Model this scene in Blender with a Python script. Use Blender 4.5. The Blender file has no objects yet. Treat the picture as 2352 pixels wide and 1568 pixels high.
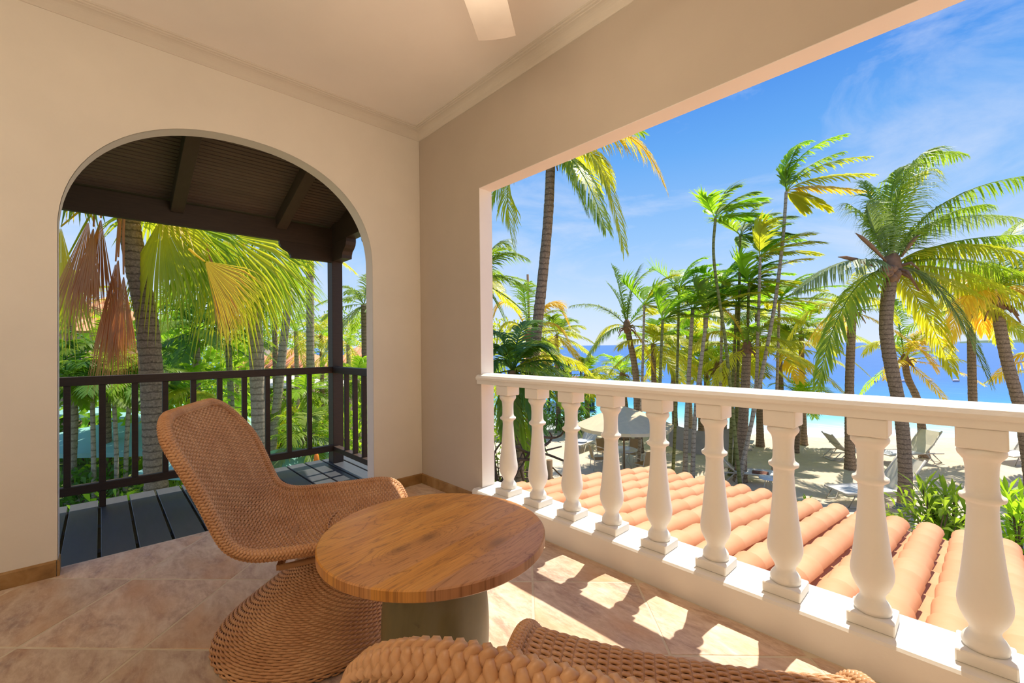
import bpy, math, random
import numpy as np
from mathutils import Vector, Matrix
random.seed(7)
rng = np.random.default_rng(11)
SC = bpy.context.scene
COL = SC.collection
PI = math.pi

# ------------------------------------------------------------------ camera
CAM = np.array([3.529, -2.156, 1.25])
FPX = 1008.6
def _cam_axes(yaw, pitch, roll):
    F = np.array([-math.cos(yaw)*math.cos(pitch), math.sin(yaw)*math.cos(pitch), math.sin(pitch)])
    r = np.array([math.sin(yaw), math.cos(yaw), 0.0]); u = np.cross(r, F)
    return r*math.cos(roll)+u*math.sin(roll), -r*math.sin(roll)+u*math.cos(roll), F
CR, CU, CF = _cam_axes(0.752794, 0.0093677, -0.010913)
cd = bpy.data.cameras.new('camera'); cam = bpy.data.objects.new('camera', cd); COL.objects.link(cam)
cd.sensor_width = 36.0; cd.lens = FPX/2352*36.0; cd.clip_start = 0.05; cd.clip_end = 4000
M = Matrix(((CR[0], CU[0], -CF[0], CAM[0]), (CR[1], CU[1], -CF[1], CAM[1]), (CR[2], CU[2], -CF[2], CAM[2]), (0, 0, 0, 1)))
cam.matrix_world = M
SC.camera = cam
def ray(px, py): return CR*(px-1176)/FPX - CU*(py-784)/FPX + CF
def PD(px, py, D): return CAM + ray(px, py)*D            # point at forward depth D
GZ = -3.9                                               # ground level of garden and beach
def GD(px, py, z=GZ):
    d = ray(px, py); return CAM + d*((z-CAM[2])/d[2])

# ------------------------------------------------------------------ view, sky, sun
SC.view_settings.view_transform = 'Standard'; SC.view_settings.look = 'None'
SC.view_settings.exposure = 0.60; SC.view_settings.gamma = 1.0; SC.view_settings.use_curve_mapping = False
SUN_DIR = Vector((0.06, -0.555, -1.0)).normalized()
sl = bpy.data.lights.new('sun', 'SUN'); sl.energy = 4.4; sl.angle = math.radians(0.6); sl.color = (1.0, 0.93, 0.80)
so = bpy.data.objects.new('sun', sl); so.rotation_euler = SUN_DIR.to_track_quat('-Z', 'Y').to_euler(); so.location = (2, 8, 12); COL.objects.link(so)

def build_world():
    w = bpy.data.worlds.new('sky'); SC.world = w; w.use_nodes = True
    nt = w.node_tree; N = nt.nodes; L = nt.links; N.clear()
    out = N.new('ShaderNodeOutputWorld'); bg = N.new('ShaderNodeBackground'); L.new(bg.outputs[0], out.inputs[0])
    tc = N.new('ShaderNodeTexCoord'); sp = N.new('ShaderNodeSeparateXYZ'); L.new(tc.outputs['Generated'], sp.inputs[0])
    ramp = N.new('ShaderNodeValToRGB'); L.new(sp.outputs[2], ramp.inputs[0])
    e = ramp.color_ramp.elements
    e[0].position = 0.0; e[0].color = (0.72, 0.82, 0.96, 1)
    e[1].position = 1.0; e[1].color = (0.025, 0.13, 0.60, 1)
    for p, c in ((0.08, (0.58, 0.75, 0.97, 1)), (0.22, (0.32, 0.57, 0.94, 1)), (0.38, (0.14, 0.40, 0.88, 1)), (0.55, (0.045, 0.22, 0.76, 1))):
        k = e.new(p); k.color = c
    mp = N.new('ShaderNodeMapping'); mp.inputs['Scale'].default_value = (1.2, 1.2, 3.6); mp.inputs['Location'].default_value = (7.7, 3.3, 1.4)
    mp.inputs['Rotation'].default_value = (0.0, 0.35, 0.5)
    L.new(tc.outputs['Generated'], mp.inputs[0])
    n1 = N.new('ShaderNodeTexNoise'); n1.inputs['Scale'].default_value = 1.9; n1.inputs['Detail'].default_value = 9; n1.inputs['Roughness'].default_value = 0.62
    n1.inputs['Distortion'].default_value = 0.7
    L.new(mp.outputs[0], n1.inputs['Vector'])
    r2 = N.new('ShaderNodeValToRGB'); L.new(n1.outputs[0], r2.inputs[0])
    r2.color_ramp.elements[0].position = 0.45; r2.color_ramp.elements[0].color = (0, 0, 0, 1)
    r2.color_ramp.elements[1].position = 0.74; r2.color_ramp.elements[1].color = (0.75, 0.75, 0.75, 1)
    mx = N.new('ShaderNodeMix'); mx.data_type = 'RGBA'
    L.new(r2.outputs[0], mx.inputs['Factor']); L.new(ramp.outputs[0], mx.inputs['A']); mx.inputs['B'].default_value = (0.72, 0.79, 0.95, 1)
    L.new(mx.outputs['Result'], bg.inputs[0]); bg.inputs[1].default_value = 0.70
build_world()

# ------------------------------------------------------------------ materials
MATS = {}
class NT:
    def __init__(s, name):
        s.m = bpy.data.materials.new(name); s.m.use_nodes = True; s.nt = s.m.node_tree; s.N = s.nt.nodes; s.L = s.nt.links
        s.b = s.N['Principled BSDF']; s.out = s.N['Material Output']; s._tc = None
    def new(s, t, **kw):
        n = s.N.new(t)
        for k, v in kw.items():
            if k in n.inputs.keys(): n.inputs[k].default_value = v
            else: setattr(n, k, v)
        return n
    def link(s, a, b): s.L.new(a, b)
    def coord(s, which='Object', scale=(1, 1, 1), rot=(0, 0, 0), loc=(0, 0, 0)):
        if s._tc is None: s._tc = s.new('ShaderNodeTexCoord')
        mp = s.new('ShaderNodeMapping'); mp.inputs['Scale'].default_value = scale; mp.inputs['Rotation'].default_value = rot; mp.inputs['Location'].default_value = loc
        s.link(s._tc.outputs[which], mp.inputs[0]); return mp.outputs[0]
    def noise(s, vec, scale, detail=4, rough=0.55, dist=0.0):
        n = s.new('ShaderNodeTexNoise'); n.inputs['Scale'].default_value = scale; n.inputs['Detail'].default_value = detail
        n.inputs['Roughness'].default_value = rough; n.inputs['Distortion'].default_value = dist
        s.link(vec, n.inputs['Vector']); return n.outputs[0]
    def ramp(s, fac, stops):
        r = s.new('ShaderNodeValToRGB'); s.link(fac, r.inputs[0]); e = r.color_ramp.elements
        while len(e) < len(stops): e.new(0.5)
        for i, (p, c) in enumerate(stops): e[i].position = p; e[i].color = (*c, 1) if len(c) == 3 else c
        return r.outputs[0]
    def mix(s, fac, a, b, mode='MIX'):
        m = s.new('ShaderNodeMix', data_type='RGBA', blend_type=mode)
        for v, i in ((fac, 'Factor'), (a, 'A'), (b, 'B')):
            if isinstance(v, (int, float)): m.inputs[i].default_value = v
            elif isinstance(v, tuple): m.inputs[i].default_value = (*v, 1)
            else: s.link(v, m.inputs[i])
        return m.outputs['Result']
    def math(s, op, a, b=None, c=None):
        m = s.new('ShaderNodeMath', operation=op)
        for i, v in enumerate((a, b, c)):
            if v is None: continue
            if isinstance(v, (int, float)): m.inputs[i].default_value = v
            else: s.link(v, m.inputs[i])
        return m.outputs[0]
    def rand(s):
        return s.new('ShaderNodeObjectInfo').outputs['Random']
    def bump(s, h, strength=0.3, dist=0.01):
        b = s.new('ShaderNodeBump'); b.inputs['Strength'].default_value = strength; b.inputs['Distance'].default_value = dist
        s.link(h, b.inputs['Height']); s.link(b.outputs[0], s.b.inputs['Normal'])
    def fin(s, col=None, rough=0.6, spec=0.4, metal=0.0):
        if col is not None:
            if isinstance(col, tuple): s.b.inputs['Base Color'].default_value = (*col, 1)
            else: s.link(col, s.b.inputs['Base Color'])
        if isinstance(rough, (int, float)): s.b.inputs['Roughness'].default_value = rough
        else: s.link(rough, s.b.inputs['Roughness'])
        s.b.inputs['Specular IOR Level'].default_value = spec; s.b.inputs['Metallic'].default_value = metal
        MATS[s.m.name] = s.m; return s.m

def m_plaster(name, col, amt=0.06, rough=0.85, sc=2.5, bump=0.15):
    t = NT(name); v = t.coord('Object'); n = t.noise(v, sc, 5)
    c2 = tuple(max(0, x*(1-amt*2.2)) for x in col)
    c = t.mix(t.ramp(n, [(0.3, (0, 0, 0)), (0.75, (1, 1, 1))]), c2, col)
    t.bump(t.noise(v, 60, 4), bump, 0.003); return t.fin(c, rough, 0.25)
def m_plain(name, col, rough=0.5, spec=0.4, metal=0.0, amt=0.12, sc=6.0, bump=0.0):
    t = NT(name); v = t.coord('Object'); n = t.noise(v, sc, 4)
    c = t.mix(n, tuple(x*(1-amt) for x in col), tuple(min(1, x*(1+amt)) for x in col))
    if bump: t.bump(t.noise(v, 40, 4), bump, 0.004)
    return t.fin(c, rough, spec, metal)
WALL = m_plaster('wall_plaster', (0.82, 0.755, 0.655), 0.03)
WALL_SHADED = m_plaster('wall_plaster_shaded', (0.56, 0.48, 0.39), 0.03)  # same plaster as the other walls, shade painted in as a darker colour
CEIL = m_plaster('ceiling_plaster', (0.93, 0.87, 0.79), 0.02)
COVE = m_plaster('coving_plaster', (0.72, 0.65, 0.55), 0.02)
WHITE = m_plaster('white_paint', (0.84, 0.80, 0.715), 0.02, 0.55, 5, 0.25)
FANM = m_plain('fan_blade_white', (0.66, 0.58, 0.49), 0.5)

def m_tile():
    t = NT('floor_tile_stone'); r = t.rand()
    cv = t.new('ShaderNodeCombineXYZ'); t.link(t.math('MULTIPLY', r, 37.0), cv.inputs[0]); t.link(t.math('MULTIPLY', r, 91.0), cv.inputs[1])
    va = t.new('ShaderNodeVectorMath', operation='ADD'); t.link(t.coord('Object', (1, 1, 1)), va.inputs[0]); t.link(cv.outputs[0], va.inputs[1])
    mp = t.new('ShaderNodeMapping'); mp.inputs['Scale'].default_value = (1.1, 2.6, 1); mp.inputs['Rotation'].default_value = (0, 0, 0.3); t.link(va.outputs[0], mp.inputs[0])
    n = t.noise(mp.outputs[0], 3.4, 8, 0.62, 0.6); n2 = t.noise(mp.outputs[0], 14, 8, 0.7, 0.3); n3 = t.noise(mp.outputs[0], 1.3, 3)
    c = t.ramp(n, [(0.28, (0.215, 0.15, 0.125)), (0.42, (0.33, 0.22, 0.155)), (0.55, (0.42, 0.31, 0.22)), (0.68, (0.49, 0.40, 0.31)), (0.8, (0.40, 0.36, 0.29))])
    c = t.mix(t.ramp(n2, [(0.42, (0, 0, 0)), (0.78, (0.7, 0.7, 0.7))]), c, (0.60, 0.50, 0.40))
    c = t.mix(t.ramp(n3, [(0.48, (0, 0, 0)), (0.72, (0.75, 0.75, 0.75))]), c, (0.43, 0.235, 0.11))
    v = t.math('MULTIPLY_ADD', r, 0.25, 1.30); cc = t.new('ShaderNodeVectorMath', operation='SCALE'); t.link(c, cc.inputs[0]); t.link(v, cc.inputs['Scale'])
    t.bump(n2, 0.22, 0.004); return t.fin(cc.outputs[0], t.ramp(n2, [(0.3, (0.42,)*3), (0.7, (0.62,)*3)]), 0.35)
TILE = m_tile()
GROUT = m_plain('grout', (0.66, 0.56, 0.41), 0.9, 0.2, amt=0.2, sc=20)
def m_skirt():
    t = NT('baseboard_tile'); v = t.coord('Object'); n = t.noise(v, 7, 6, 0.6, 0.5)
    c = t.ramp(n, [(0.3, (0.20, 0.105, 0.035)), (0.55, (0.36, 0.20, 0.07)), (0.75, (0.44, 0.29, 0.13))]); t.bump(n, 0.2, 0.003)
    return t.fin(c, 0.45, 0.4)
SKIRT = m_skirt()
def m_darkwood(name, a, b, rough=0.5, scale=(1, 1, 1), spec=0.4):
    t = NT(name); v = t.coord('Object', scale); n = t.noise(v, 5, 6, 0.65, 0.3); r = t.rand()
    c = t.mix(n, a, b); c = t.mix(t.math('MULTIPLY', r, 0.35), c, tuple(x*0.7 for x in a))
    t.bump(n, 0.2, 0.003); return t.fin(c, rough, spec)
DARKW = m_darkwood('dark_stained_wood', (0.032, 0.019, 0.012), (0.082, 0.050, 0.032), 0.5, (3, 1, 14))
DECK = m_darkwood('deck_grey_stain', (0.050, 0.052, 0.058), (0.10, 0.102, 0.108), 0.42, (1, 6, 1), 0.35)
RAFTM = m_darkwood('rafter_stain', (0.07, 0.045, 0.031), (0.12, 0.080, 0.056), 0.55, (1, 6, 6))
PLANKM = m_darkwood('roof_plank_stain', (0.13, 0.088, 0.062), (0.21, 0.15, 0.11), 0.55, (6, 1, 6))
def m_wicker():
    t = NT('wicker'); v = t.coord('Object'); n = t.noise(v, 9, 5); n2 = t.noise(v, 160, 3)
    c = t.ramp(n, [(0.3, (0.50, 0.24, 0.10)), (0.7, (0.70, 0.40, 0.20))])
    c = t.mix(t.math('MULTIPLY', n2, 0.5), c, (0.30, 0.12, 0.04)); return t.fin(c, 0.42, 0.45)
WICK = m_wicker()
RIMC = m_plain('rim_core_brown', (0.16, 0.07, 0.028), 0.7, 0.2)
REVEAL_LIT = m_plaster('reveal_plaster_lit', (0.86, 0.80, 0.73), 0.02)  # wall plaster made paler, bounced daylight put into the colour
WICKD = m_plain('wicker_stake', (0.40, 0.20, 0.085), 0.6, 0.3)
def m_teak():
    t = NT('teak_grain'); v = t.coord('Object', rot=(0, 0, -0.19)); sp = t.new('ShaderNodeSeparateXYZ'); t.link(v, sp.inputs[0])
    X, Y, Z = sp.outputs
    b = t.math('FLOOR', t.math('DIVIDE', X, 0.131)); wn = t.new('ShaderNodeTexWhiteNoise', noise_dimensions='1D'); t.link(b, wn.inputs['W'])
    ph = None; core = None
    for kx, ky, sx, sy, A in ((0.015, -0.175, 0.030, 0.06, 2.2), (0.03, -0.055, 0.036, 0.07, 2.6), (-0.19, 0.15, 0.028, 0.06, 2.0), (0.245, 0.045, 0.040, 0.09, 2.0), (-0.24, -0.16, 0.03, 0.09, 1.2), (0.1, 0.24, 0.03, 0.1, 1.2)):
        dx = t.math('DIVIDE', t.math('SUBTRACT', X, kx), sx); dy = t.math('DIVIDE', t.math('SUBTRACT', Y, ky), sy)
        d2 = t.math('ADD', t.math('MULTIPLY', dx, dx), t.math('MULTIPLY', dy, dy))
        g = t.math('EXPONENT', t.math('MULTIPLY', d2, -0.55)); gA = t.math('MULTIPLY', g, A); ph = gA if ph is None else t.math('ADD', ph, gA)
        if A >= 2.0:
            cg = t.math('EXPONENT', t.math('MULTIPLY', d2, -2.6)); core = cg if core is None else t.math('ADD', core, cg)
    cv = t.new('ShaderNodeCombineXYZ'); t.link(t.math('MULTIPLY', X, 9.0), cv.inputs[0]); t.link(t.math('MULTIPLY', Y, 1.5), cv.inputs[1]); t.link(t.math('MULTIPLY', wn.outputs[0], 13.0), cv.inputs[2])
    n = t.noise(cv.outputs[0], 1.0, 5, 0.55, 0.7)
    lines = t.math('ADD', t.math('MULTIPLY', n, 4.6), ph)
    fr = t.math('FRACT', t.math('MULTIPLY', lines, 2.1))
    ln = t.ramp(fr, [(0.0, (1, 1, 1)), (0.10, (0.15,)*3), (0.5, (0, 0, 0)), (0.93, (0.22,)*3), (1.0, (1, 1, 1))])
    fv = t.new('ShaderNodeCombineXYZ'); t.link(t.math('MULTIPLY', X, 160.0), fv.inputs[0]); t.link(t.math('MULTIPLY', Y, 7.0), fv.inputs[1])
    fine = t.noise(fv.outputs[0], 1.0, 4, 0.6)
    base = t.ramp(n, [(0.25, (0.42, 0.165, 0.028)), (0.5, (0.64, 0.28, 0.052)), (0.75, (0.72, 0.36, 0.085))])
    base = t.mix(t.ramp(t.math('ADD', wn.outputs[0], t.math('MULTIPLY', X, 1.6)), [(0.45, (0, 0, 0)), (0.95, (0.75,)*3)]), base, (0.47, 0.235, 0.125))
    c = t.mix(t.math('MULTIPLY', ln, 0.62), base, (0.17, 0.055, 0.015))
    c = t.mix(t.ramp(fine, [(0.45, (0, 0, 0)), (0.75, (0.5,)*3)]), c, (0.20, 0.075, 0.02))
    c = t.mix(t.math('MULTIPLY', core, 0.55), c, (0.09, 0.035, 0.012))
    t.bump(fine, 0.08, 0.002)
    return t.fin(c, 0.34, 0.45)
TEAK = m_teak()
def m_conc():
    t = NT('glazed_concrete'); v = t.coord('Object'); n = t.noise(v, 2.6, 5, 0.6, 0.5); n2 = t.noise(v, 9, 6, 0.7)
    c = t.ramp(n, [(0.3, (0.095, 0.085, 0.04)), (0.5, (0.17, 0.145, 0.065)), (0.7, (0.21, 0.20, 0.14))])
    c = t.mix(t.ramp(n2, [(0.62, (0, 0, 0)), (0.72, (0.8,)*3)]), c, (0.045, 0.04, 0.025)); return t.fin(c, 0.38, 0.5)
CONC = m_conc()
def m_terra(name, a, b, c3):
    t = NT(name); v = t.coord('Object'); r = t.rand(); n = t.noise(v, 5, 5, 0.6); n2 = t.noise(v, 40, 4)
    c = t.mix(n, a, b); c = t.mix(t.math('MULTIPLY', r, 0.5), c, c3); t.bump(n2, 0.15, 0.003); return t.fin(c, 0.62, 0.3)
TERRA = m_terra('terracotta', (0.70, 0.315, 0.135), (0.78, 0.43, 0.235), (0.60, 0.235, 0.10))
def m_leaf(name, a, b, trans=0.35, rough=0.42):
    t = NT(name); v = t.coord('Object'); n = t.noise(v, 1.7, 3); r = t.rand()
    f = t.math('ADD', t.math('MULTIPLY', n, 0.75), t.math('MULTIPLY', r, 0.35))
    c = t.mix(f, a, b); t.fin(c, rough, 0.45)
    tr = t.new('ShaderNodeBsdfTranslucent'); cc = t.new('ShaderNodeVectorMath', operation='MULTIPLY'); t.link(c, cc.inputs[0]); cc.inputs[1].default_value = (1.7, 1.65, 0.8)
    t.link(cc.outputs[0], tr.inputs[0]); ms = t.new('ShaderNodeMixShader'); ms.inputs[0].default_value = trans
    t.link(t.b.outputs[0], ms.inputs[1]); t.link(tr.outputs[0], ms.inputs[2]); t.link(ms.outputs[0], t.out.inputs[0]); return t.m
LG = m_leaf('leaf_green', (0.09, 0.18, 0.018), (0.35, 0.47, 0.05), 0.58)
LB = m_leaf('leaf_bright', (0.17, 0.34, 0.02), (0.44, 0.62, 0.05), 0.6)
LY = m_leaf('leaf_yellow_green', (0.27, 0.36, 0.025), (0.68, 0.62, 0.06), 0.55)
LO = m_leaf('leaf_golden', (0.55, 0.40, 0.035), (0.80, 0.60, 0.07), 0.45)
LD = m_leaf('leaf_deep', (0.045, 0.13, 0.02), (0.15, 0.30, 0.04), 0.4)
LA = m_leaf('leaf_ash_green', (0.12, 0.19, 0.07), (0.36, 0.45, 0.20), 0.45)
DEADL = m_leaf('leaf_dead', (0.42, 0.13, 0.03), (0.75, 0.36, 0.13), 0.35, 0.6)
def m_trunk(name, a, b, freq=9.0):
    t = NT(name); v = t.coord('Object'); sp = t.new('ShaderNodeSeparateXYZ'); t.link(v, sp.inputs[0])
    n = t.noise(v, 6, 5, 0.7); n2 = t.noise(v, 24, 4, 0.7)
    w = t.math('FRACT', t.math('ADD', t.math('MULTIPLY', sp.outputs[2], freq), t.math('MULTIPLY', n, 0.8)))
    c = t.mix(t.ramp(n2, [(0.3, (0, 0, 0)), (0.7, (1, 1, 1))]), a, b)
    c = t.mix(t.ramp(w, [(0.0, (0.75,)*3), (0.22, (0, 0, 0)), (0.9, (0, 0, 0)), (1.0, (0.75,)*3)]), c, tuple(x*0.35 for x in a))
    t.bump(w, 0.15, 0.02); return t.fin(c, 0.85, 0.15)
TRB = m_trunk('trunk_brown', (0.17, 0.115, 0.075), (0.42, 0.30, 0.20), 7)
TRG = m_trunk('trunk_grey', (0.30, 0.235, 0.165), (0.55, 0.46, 0.35), 6)
TRGR = m_trunk('trunk_green', (0.16, 0.17, 0.05), (0.30, 0.29, 0.11), 5)
BRANCH = m_plain('dry_branch', (0.13, 0.085, 0.055), 0.8, 0.2)
HEARTM = m_plain('palm_fibre', (0.27, 0.15, 0.085), 0.85, 0.15, amt=0.45, sc=9, bump=0.6)
STEM = m_plain('frond_stem', (0.30, 0.30, 0.07), 0.6, 0.3)
def m_sand():
    t = NT('sand'); v = t.coord('Object'); n = t.noise(v, 0.35, 6, 0.6); n2 = t.noise(v, 3.0, 6, 0.75); n3 = t.noise(v, 25, 4, 0.7)
    c = t.ramp(n, [(0.3, (0.64, 0.53, 0.38)), (0.7, (0.76, 0.66, 0.51))]); c = t.mix(t.ramp(n2, [(0.4, (0, 0, 0)), (0.75, (0.35,)*3)]), c, (0.44, 0.34, 0.22))
    t.bump(t.math('ADD', n2, t.math('MULTIPLY', n3, 0.3)), 0.5, 0.06); return t.fin(c, 0.95, 0.1)
SAND = m_sand()
def m_soil():
    t = NT('garden_soil'); v = t.coord('Object'); n = t.noise(v, 0.9, 6, 0.7)
    c = t.ramp(n, [(0.35, (0.05, 0.075, 0.02)), (0.55, (0.12, 0.16, 0.035)), (0.7, (0.22, 0.16, 0.09))]); t.bump(n, 0.6, 0.1); return t.fin(c, 0.95, 0.1)
SOIL = m_soil()
SHN = (-0.57, 0.8216); SHD = 24.6
def m_sea():
    t = NT('sea_water'); g = t.new('ShaderNodeNewGeometry'); sp = t.new('ShaderNodeSeparateXYZ'); t.link(g.outputs['Position'], sp.inputs[0])
    d = t.math('SUBTRACT', t.math('ADD', t.math('MULTIPLY', sp.outputs[0], SHN[0]), t.math('MULTIPLY', sp.outputs[1], SHN[1])), SHD)
    v = t.coord('Object', (1, 1, 1), (0, 0, 0.61)); n0 = t.noise(v, 0.12, 4)
    d = t.math('ADD', d, t.math('MULTIPLY', t.math('SUBTRACT', n0, 0.5), 5.0))
    f = t.math('DIVIDE', t.math('MAXIMUM', d, 0.0), 80.0)
    c = t.ramp(f, [(0.0, (0.66, 0.74, 0.70)), (0.02, (0.52, 0.72, 0.72)), (0.07, (0.22, 0.58, 0.64)), (0.14, (0.06, 0.38, 0.58)), (0.24, (0.03, 0.23, 0.52)), (0.5, (0.02, 0.15, 0.46)), (1.0, (0.02, 0.13, 0.40))])
    vs = t.coord('Object', (0.35, 1.2, 1), (0, 0, 0.61)); w = t.noise(vs, 0.9, 6, 0.7)
    c = t.mix(t.ramp(w, [(0.55, (0, 0, 0)), (0.8, (0.35,)*3)]), c, (0.25, 0.45, 0.75))
    fo = t.noise(t.coord('Object', (0.25, 1.6, 1), (0, 0, 0.61)), 1.4, 6, 0.75)
    fm = t.math('MULTIPLY', t.ramp(fo, [(0.5, (0, 0, 0)), (0.6, (1, 1, 1))]), t.ramp(f, [(0.0, (1, 1, 1)), (0.018, (0.9,)*3), (0.05, (0, 0, 0))]))
    c = t.mix(fm, c, (0.85, 0.86, 0.84)); t.bump(w, 0.25, 0.25)
    return t.fin(c, 0.35, 0.22)
SEA = m_sea()
LAND = m_plain('far_land', (0.13, 0.19, 0.12), 0.95, 0.1, amt=0.3, sc=0.02)
SLING = m_plain('sling_fabric', (0.70, 0.64, 0.53), 0.8, 0.2)
SLINGW = m_plain('sling_white', (0.72, 0.72, 0.74), 0.7, 0.2)
TANF = m_plain('tan_mesh_fabric', (0.42, 0.29, 0.15), 0.8, 0.2)
FRAMEM = m_plain('painted_aluminium', (0.60, 0.54, 0.44), 0.4, 0.5)
TOPM = m_plain('table_top_white', (0.62, 0.68, 0.80), 0.3, 0.5)
CANVAS = m_plain('beige_canvas', (0.74, 0.60, 0.40), 0.85, 0.2)
TURQ = m_plain('turquoise_canvas', (0.28, 0.52, 0.46), 0.8, 0.2, amt=0.05)
WHITEC = m_plain('white_canvas', (0.78, 0.75, 0.68), 0.8, 0.2)
NETG = m_plain('grey_cloth', (0.34, 0.30, 0.27), 0.85, 0.2, amt=0.25, sc=2)
POSTW = m_plain('weathered_post', (0.25, 0.16, 0.09), 0.85, 0.2)
DARKM = m_plain('dark_metal', (0.03, 0.03, 0.035), 0.45, 0.5)
BUOY = m_plain('buoy', (0.85, 0.60, 0.55), 0.5)
HOUSEW = m_plaster('house_wall_pink', (0.66, 0.42, 0.30), 0.05)
GREYROOF = m_plain('grey_roof', (0.30, 0.25, 0.20), 0.8, 0.2)
FLOWER = m_leaf('flower_orange', (0.75, 0.20, 0.03), (0.85, 0.35, 0.04), 0.2)
SKIN = m_plain('skin', (0.35, 0.18, 0.11), 0.6); SHIRT = m_plain('blue_shirt', (0.08, 0.10, 0.22), 0.8)
BROWNC = m_plain('towel_brown', (0.16, 0.06, 0.04), 0.9)
# ------------------------------------------------------------------ mesh tools
class MB:
    """collects verts and faces; build() links them as one mesh object"""
    def __init__(s): s.V = []; s.Fq = []; s.n = 0; s.smooth = []
    def add(s, V, Fs, smooth=False):
        V = np.asarray(V, float).reshape(-1, 3); s.V.append(V)
        for F in Fs:
            F = np.asarray(F, int)
            if F.size == 0: continue
            if F.ndim == 1: F = F[None]
            s.Fq.append(F+s.n); s.smooth.append(smooth)
        s.n += len(V); return s
    def box(s, c, h, R=None, ch=0.0):
        """box of centre c and half sizes h, rotated by 3x3 R, edges chamfered by ch"""
        c = np.asarray(c, float); h = np.asarray(h, float)
        if ch <= 0:
            V = np.array([[x, y, z] for x in (-1, 1) for y in (-1, 1) for z in (-1, 1)], float)*h
            Fs = [[[0, 1, 3, 2], [4, 6, 7, 5], [0, 4, 5, 1], [2, 3, 7, 6], [0, 2, 6, 4], [1, 5, 7, 3]]]
        else:
            V = []; idx = {}
            for sx in (-1, 1):
                for sy in (-1, 1):
                    for sz in (-1, 1):
                        for a in range(3):
                            p = np.array([sx, sy, sz])*(h-ch); p[a] = (sx, sy, sz)[a]*h[a]; idx[(sx, sy, sz, a)] = len(V); V.append(p)
            q = []; t = []
            for a in range(3):
                b, c2 = (a+1) % 3, (a+2) % 3
                for sg in (-1, 1):
                    f = []
                    for sb, sc in ((-1, -1), (1, -1), (1, 1), (-1, 1)):
                        k = [0, 0, 0]; k[a] = sg; k[b] = sb; k[c2] = sc; f.append(idx[(*k, a)])
                    q.append(f if sg > 0 else f[::-1])
                for sb in (-1, 1):       # edge bevels along axis a
                    for sc in (-1, 1):
                        k1 = [0, 0, 0]; k1[a] = -1; k1[b] = sb; k1[c2] = sc; k2 = list(k1); k2[a] = 1
                        f = [idx[(*k1, b)], idx[(*k2, b)], idx[(*k2, c2)], idx[(*k1, c2)]]
                        q.append(f if sb*sc > 0 else f[::-1])
            for sx in (-1, 1):
                for sy in (-1, 1):
                    for sz in (-1, 1):
                        f = [idx[(sx, sy, sz, 0)], idx[(sx, sy, sz, 1)], idx[(sx, sy, sz, 2)]]; t.append(f if sx*sy*sz > 0 else f[::-1])
            V = np.array(V); Fs = [q, t]
        if R is not None: V = V @ np.asarray(R).T
        return s.add(V+c, Fs)
    def box2(s, a, b, ch=0.0):
        a = np.array(a, float); b = np.array(b, float); return s.box((a+b)/2, abs(b-a)/2, None, ch)
    def bar(s, p, q, w, h=None, up=(0, 0, 1), ch=0.0):
        p = np.array(p, float); q = np.array(q, float); d = q-p; L = np.linalg.norm(d); d = d/L; up = np.array(up, float)
        if abs(d@up) > 0.98: up = np.array([1.0, 0, 0])
        y = np.cross(up, d); y /= np.linalg.norm(y); z = np.cross(d, y)
        return s.box((p+q)/2, (L/2, w/2, (h or w)/2), np.stack([d, y, z], 1), ch)
    def tube(s, P, r, k=8, cap=True, smooth=True):
        P = np.asarray(P, float); n = len(P); r = np.broadcast_to(np.asarray(r, float), (n,))
        T = np.gradient(P, axis=0); T /= np.linalg.norm(T, axis=1)[:, None]+1e-9
        ref = np.array([0, 0, 1.0]) if abs(T[:, 2]).mean() < 0.9 else np.array([1.0, 0, 0])
        A = np.cross(T, ref); A /= np.linalg.norm(A, axis=1)[:, None]+1e-9; B = np.cross(T, A)
        th = np.arange(k)*2*PI/k
        V = P[:, None]+r[:, None, None]*(A[:, None]*np.cos(th)[None, :, None]+B[:, None]*np.sin(th)[None, :, None])
        i = np.arange(n-1)[:, None]*k; j = np.arange(k)[None]; j2 = (j+1) % k
        F = np.stack([i+j, i+j2, i+k+j2, i+k+j], -1).reshape(-1, 4)
        s.add(V, [F], smooth)
        if cap:
            o = s.n-n*k; s.Fq.append(np.array([list(range(k))[::-1]])+o); s.smooth.append(False)
            s.Fq.append(np.array([list(range(k))])+o+(n-1)*k); s.smooth.append(False)
        return s
    def lathe(s, prof, c=(0, 0, 0), k=24, cap=True, smooth=True):
        prof = np.asarray(prof, float); P = np.zeros((len(prof), 3)); P[:, 2] = prof[:, 1]; th = np.arange(k)*2*PI/k
        V = np.stack([prof[:, 0][:, None]*np.cos(th), prof[:, 0][:, None]*np.sin(th), np.repeat(prof[:, 1][:, None], k, 1)], -1)+np.asarray(c, float)
        n = len(prof); i = np.arange(n-1)[:, None]*k; j = np.arange(k)[None]; j2 = (j+1) % k
        s.add(V, [np.stack([i+j, i+j2, i+k+j2, i+k+j], -1).reshape(-1, 4)], smooth)
        if cap:
            o = s.n-n*k; s.Fq.append(np.array([list(range(k))[::-1]])+o); s.smooth.append(False)
            s.Fq.append(np.array([list(range(k))])+o+(n-1)*k); s.smooth.append(False)
        return s
    def prism(s, poly, axis, a, b):
        """polygon (list of 2D points in the plane across axis) pushed from a to b along axis; for axis 0 the points are (y,z), 1 (x,z), 2 (x,y)"""
        n = len(poly); V = []
        for t in (a, b):
            for u, v in poly:
                p = [u, v]; p.insert(axis, t); V.append(p)
        ar = sum(poly[i][0]*poly[(i+1) % n][1]-poly[(i+1) % n][0]*poly[i][1] for i in range(n))
        flip = (ar > 0) != (axis == 1) ; flip = flip if b > a else not flip
        f0 = list(range(n)); f1 = list(range(n, 2*n)); side = [[i, (i+1) % n, n+(i+1) % n, n+i] for i in range(n)]
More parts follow.
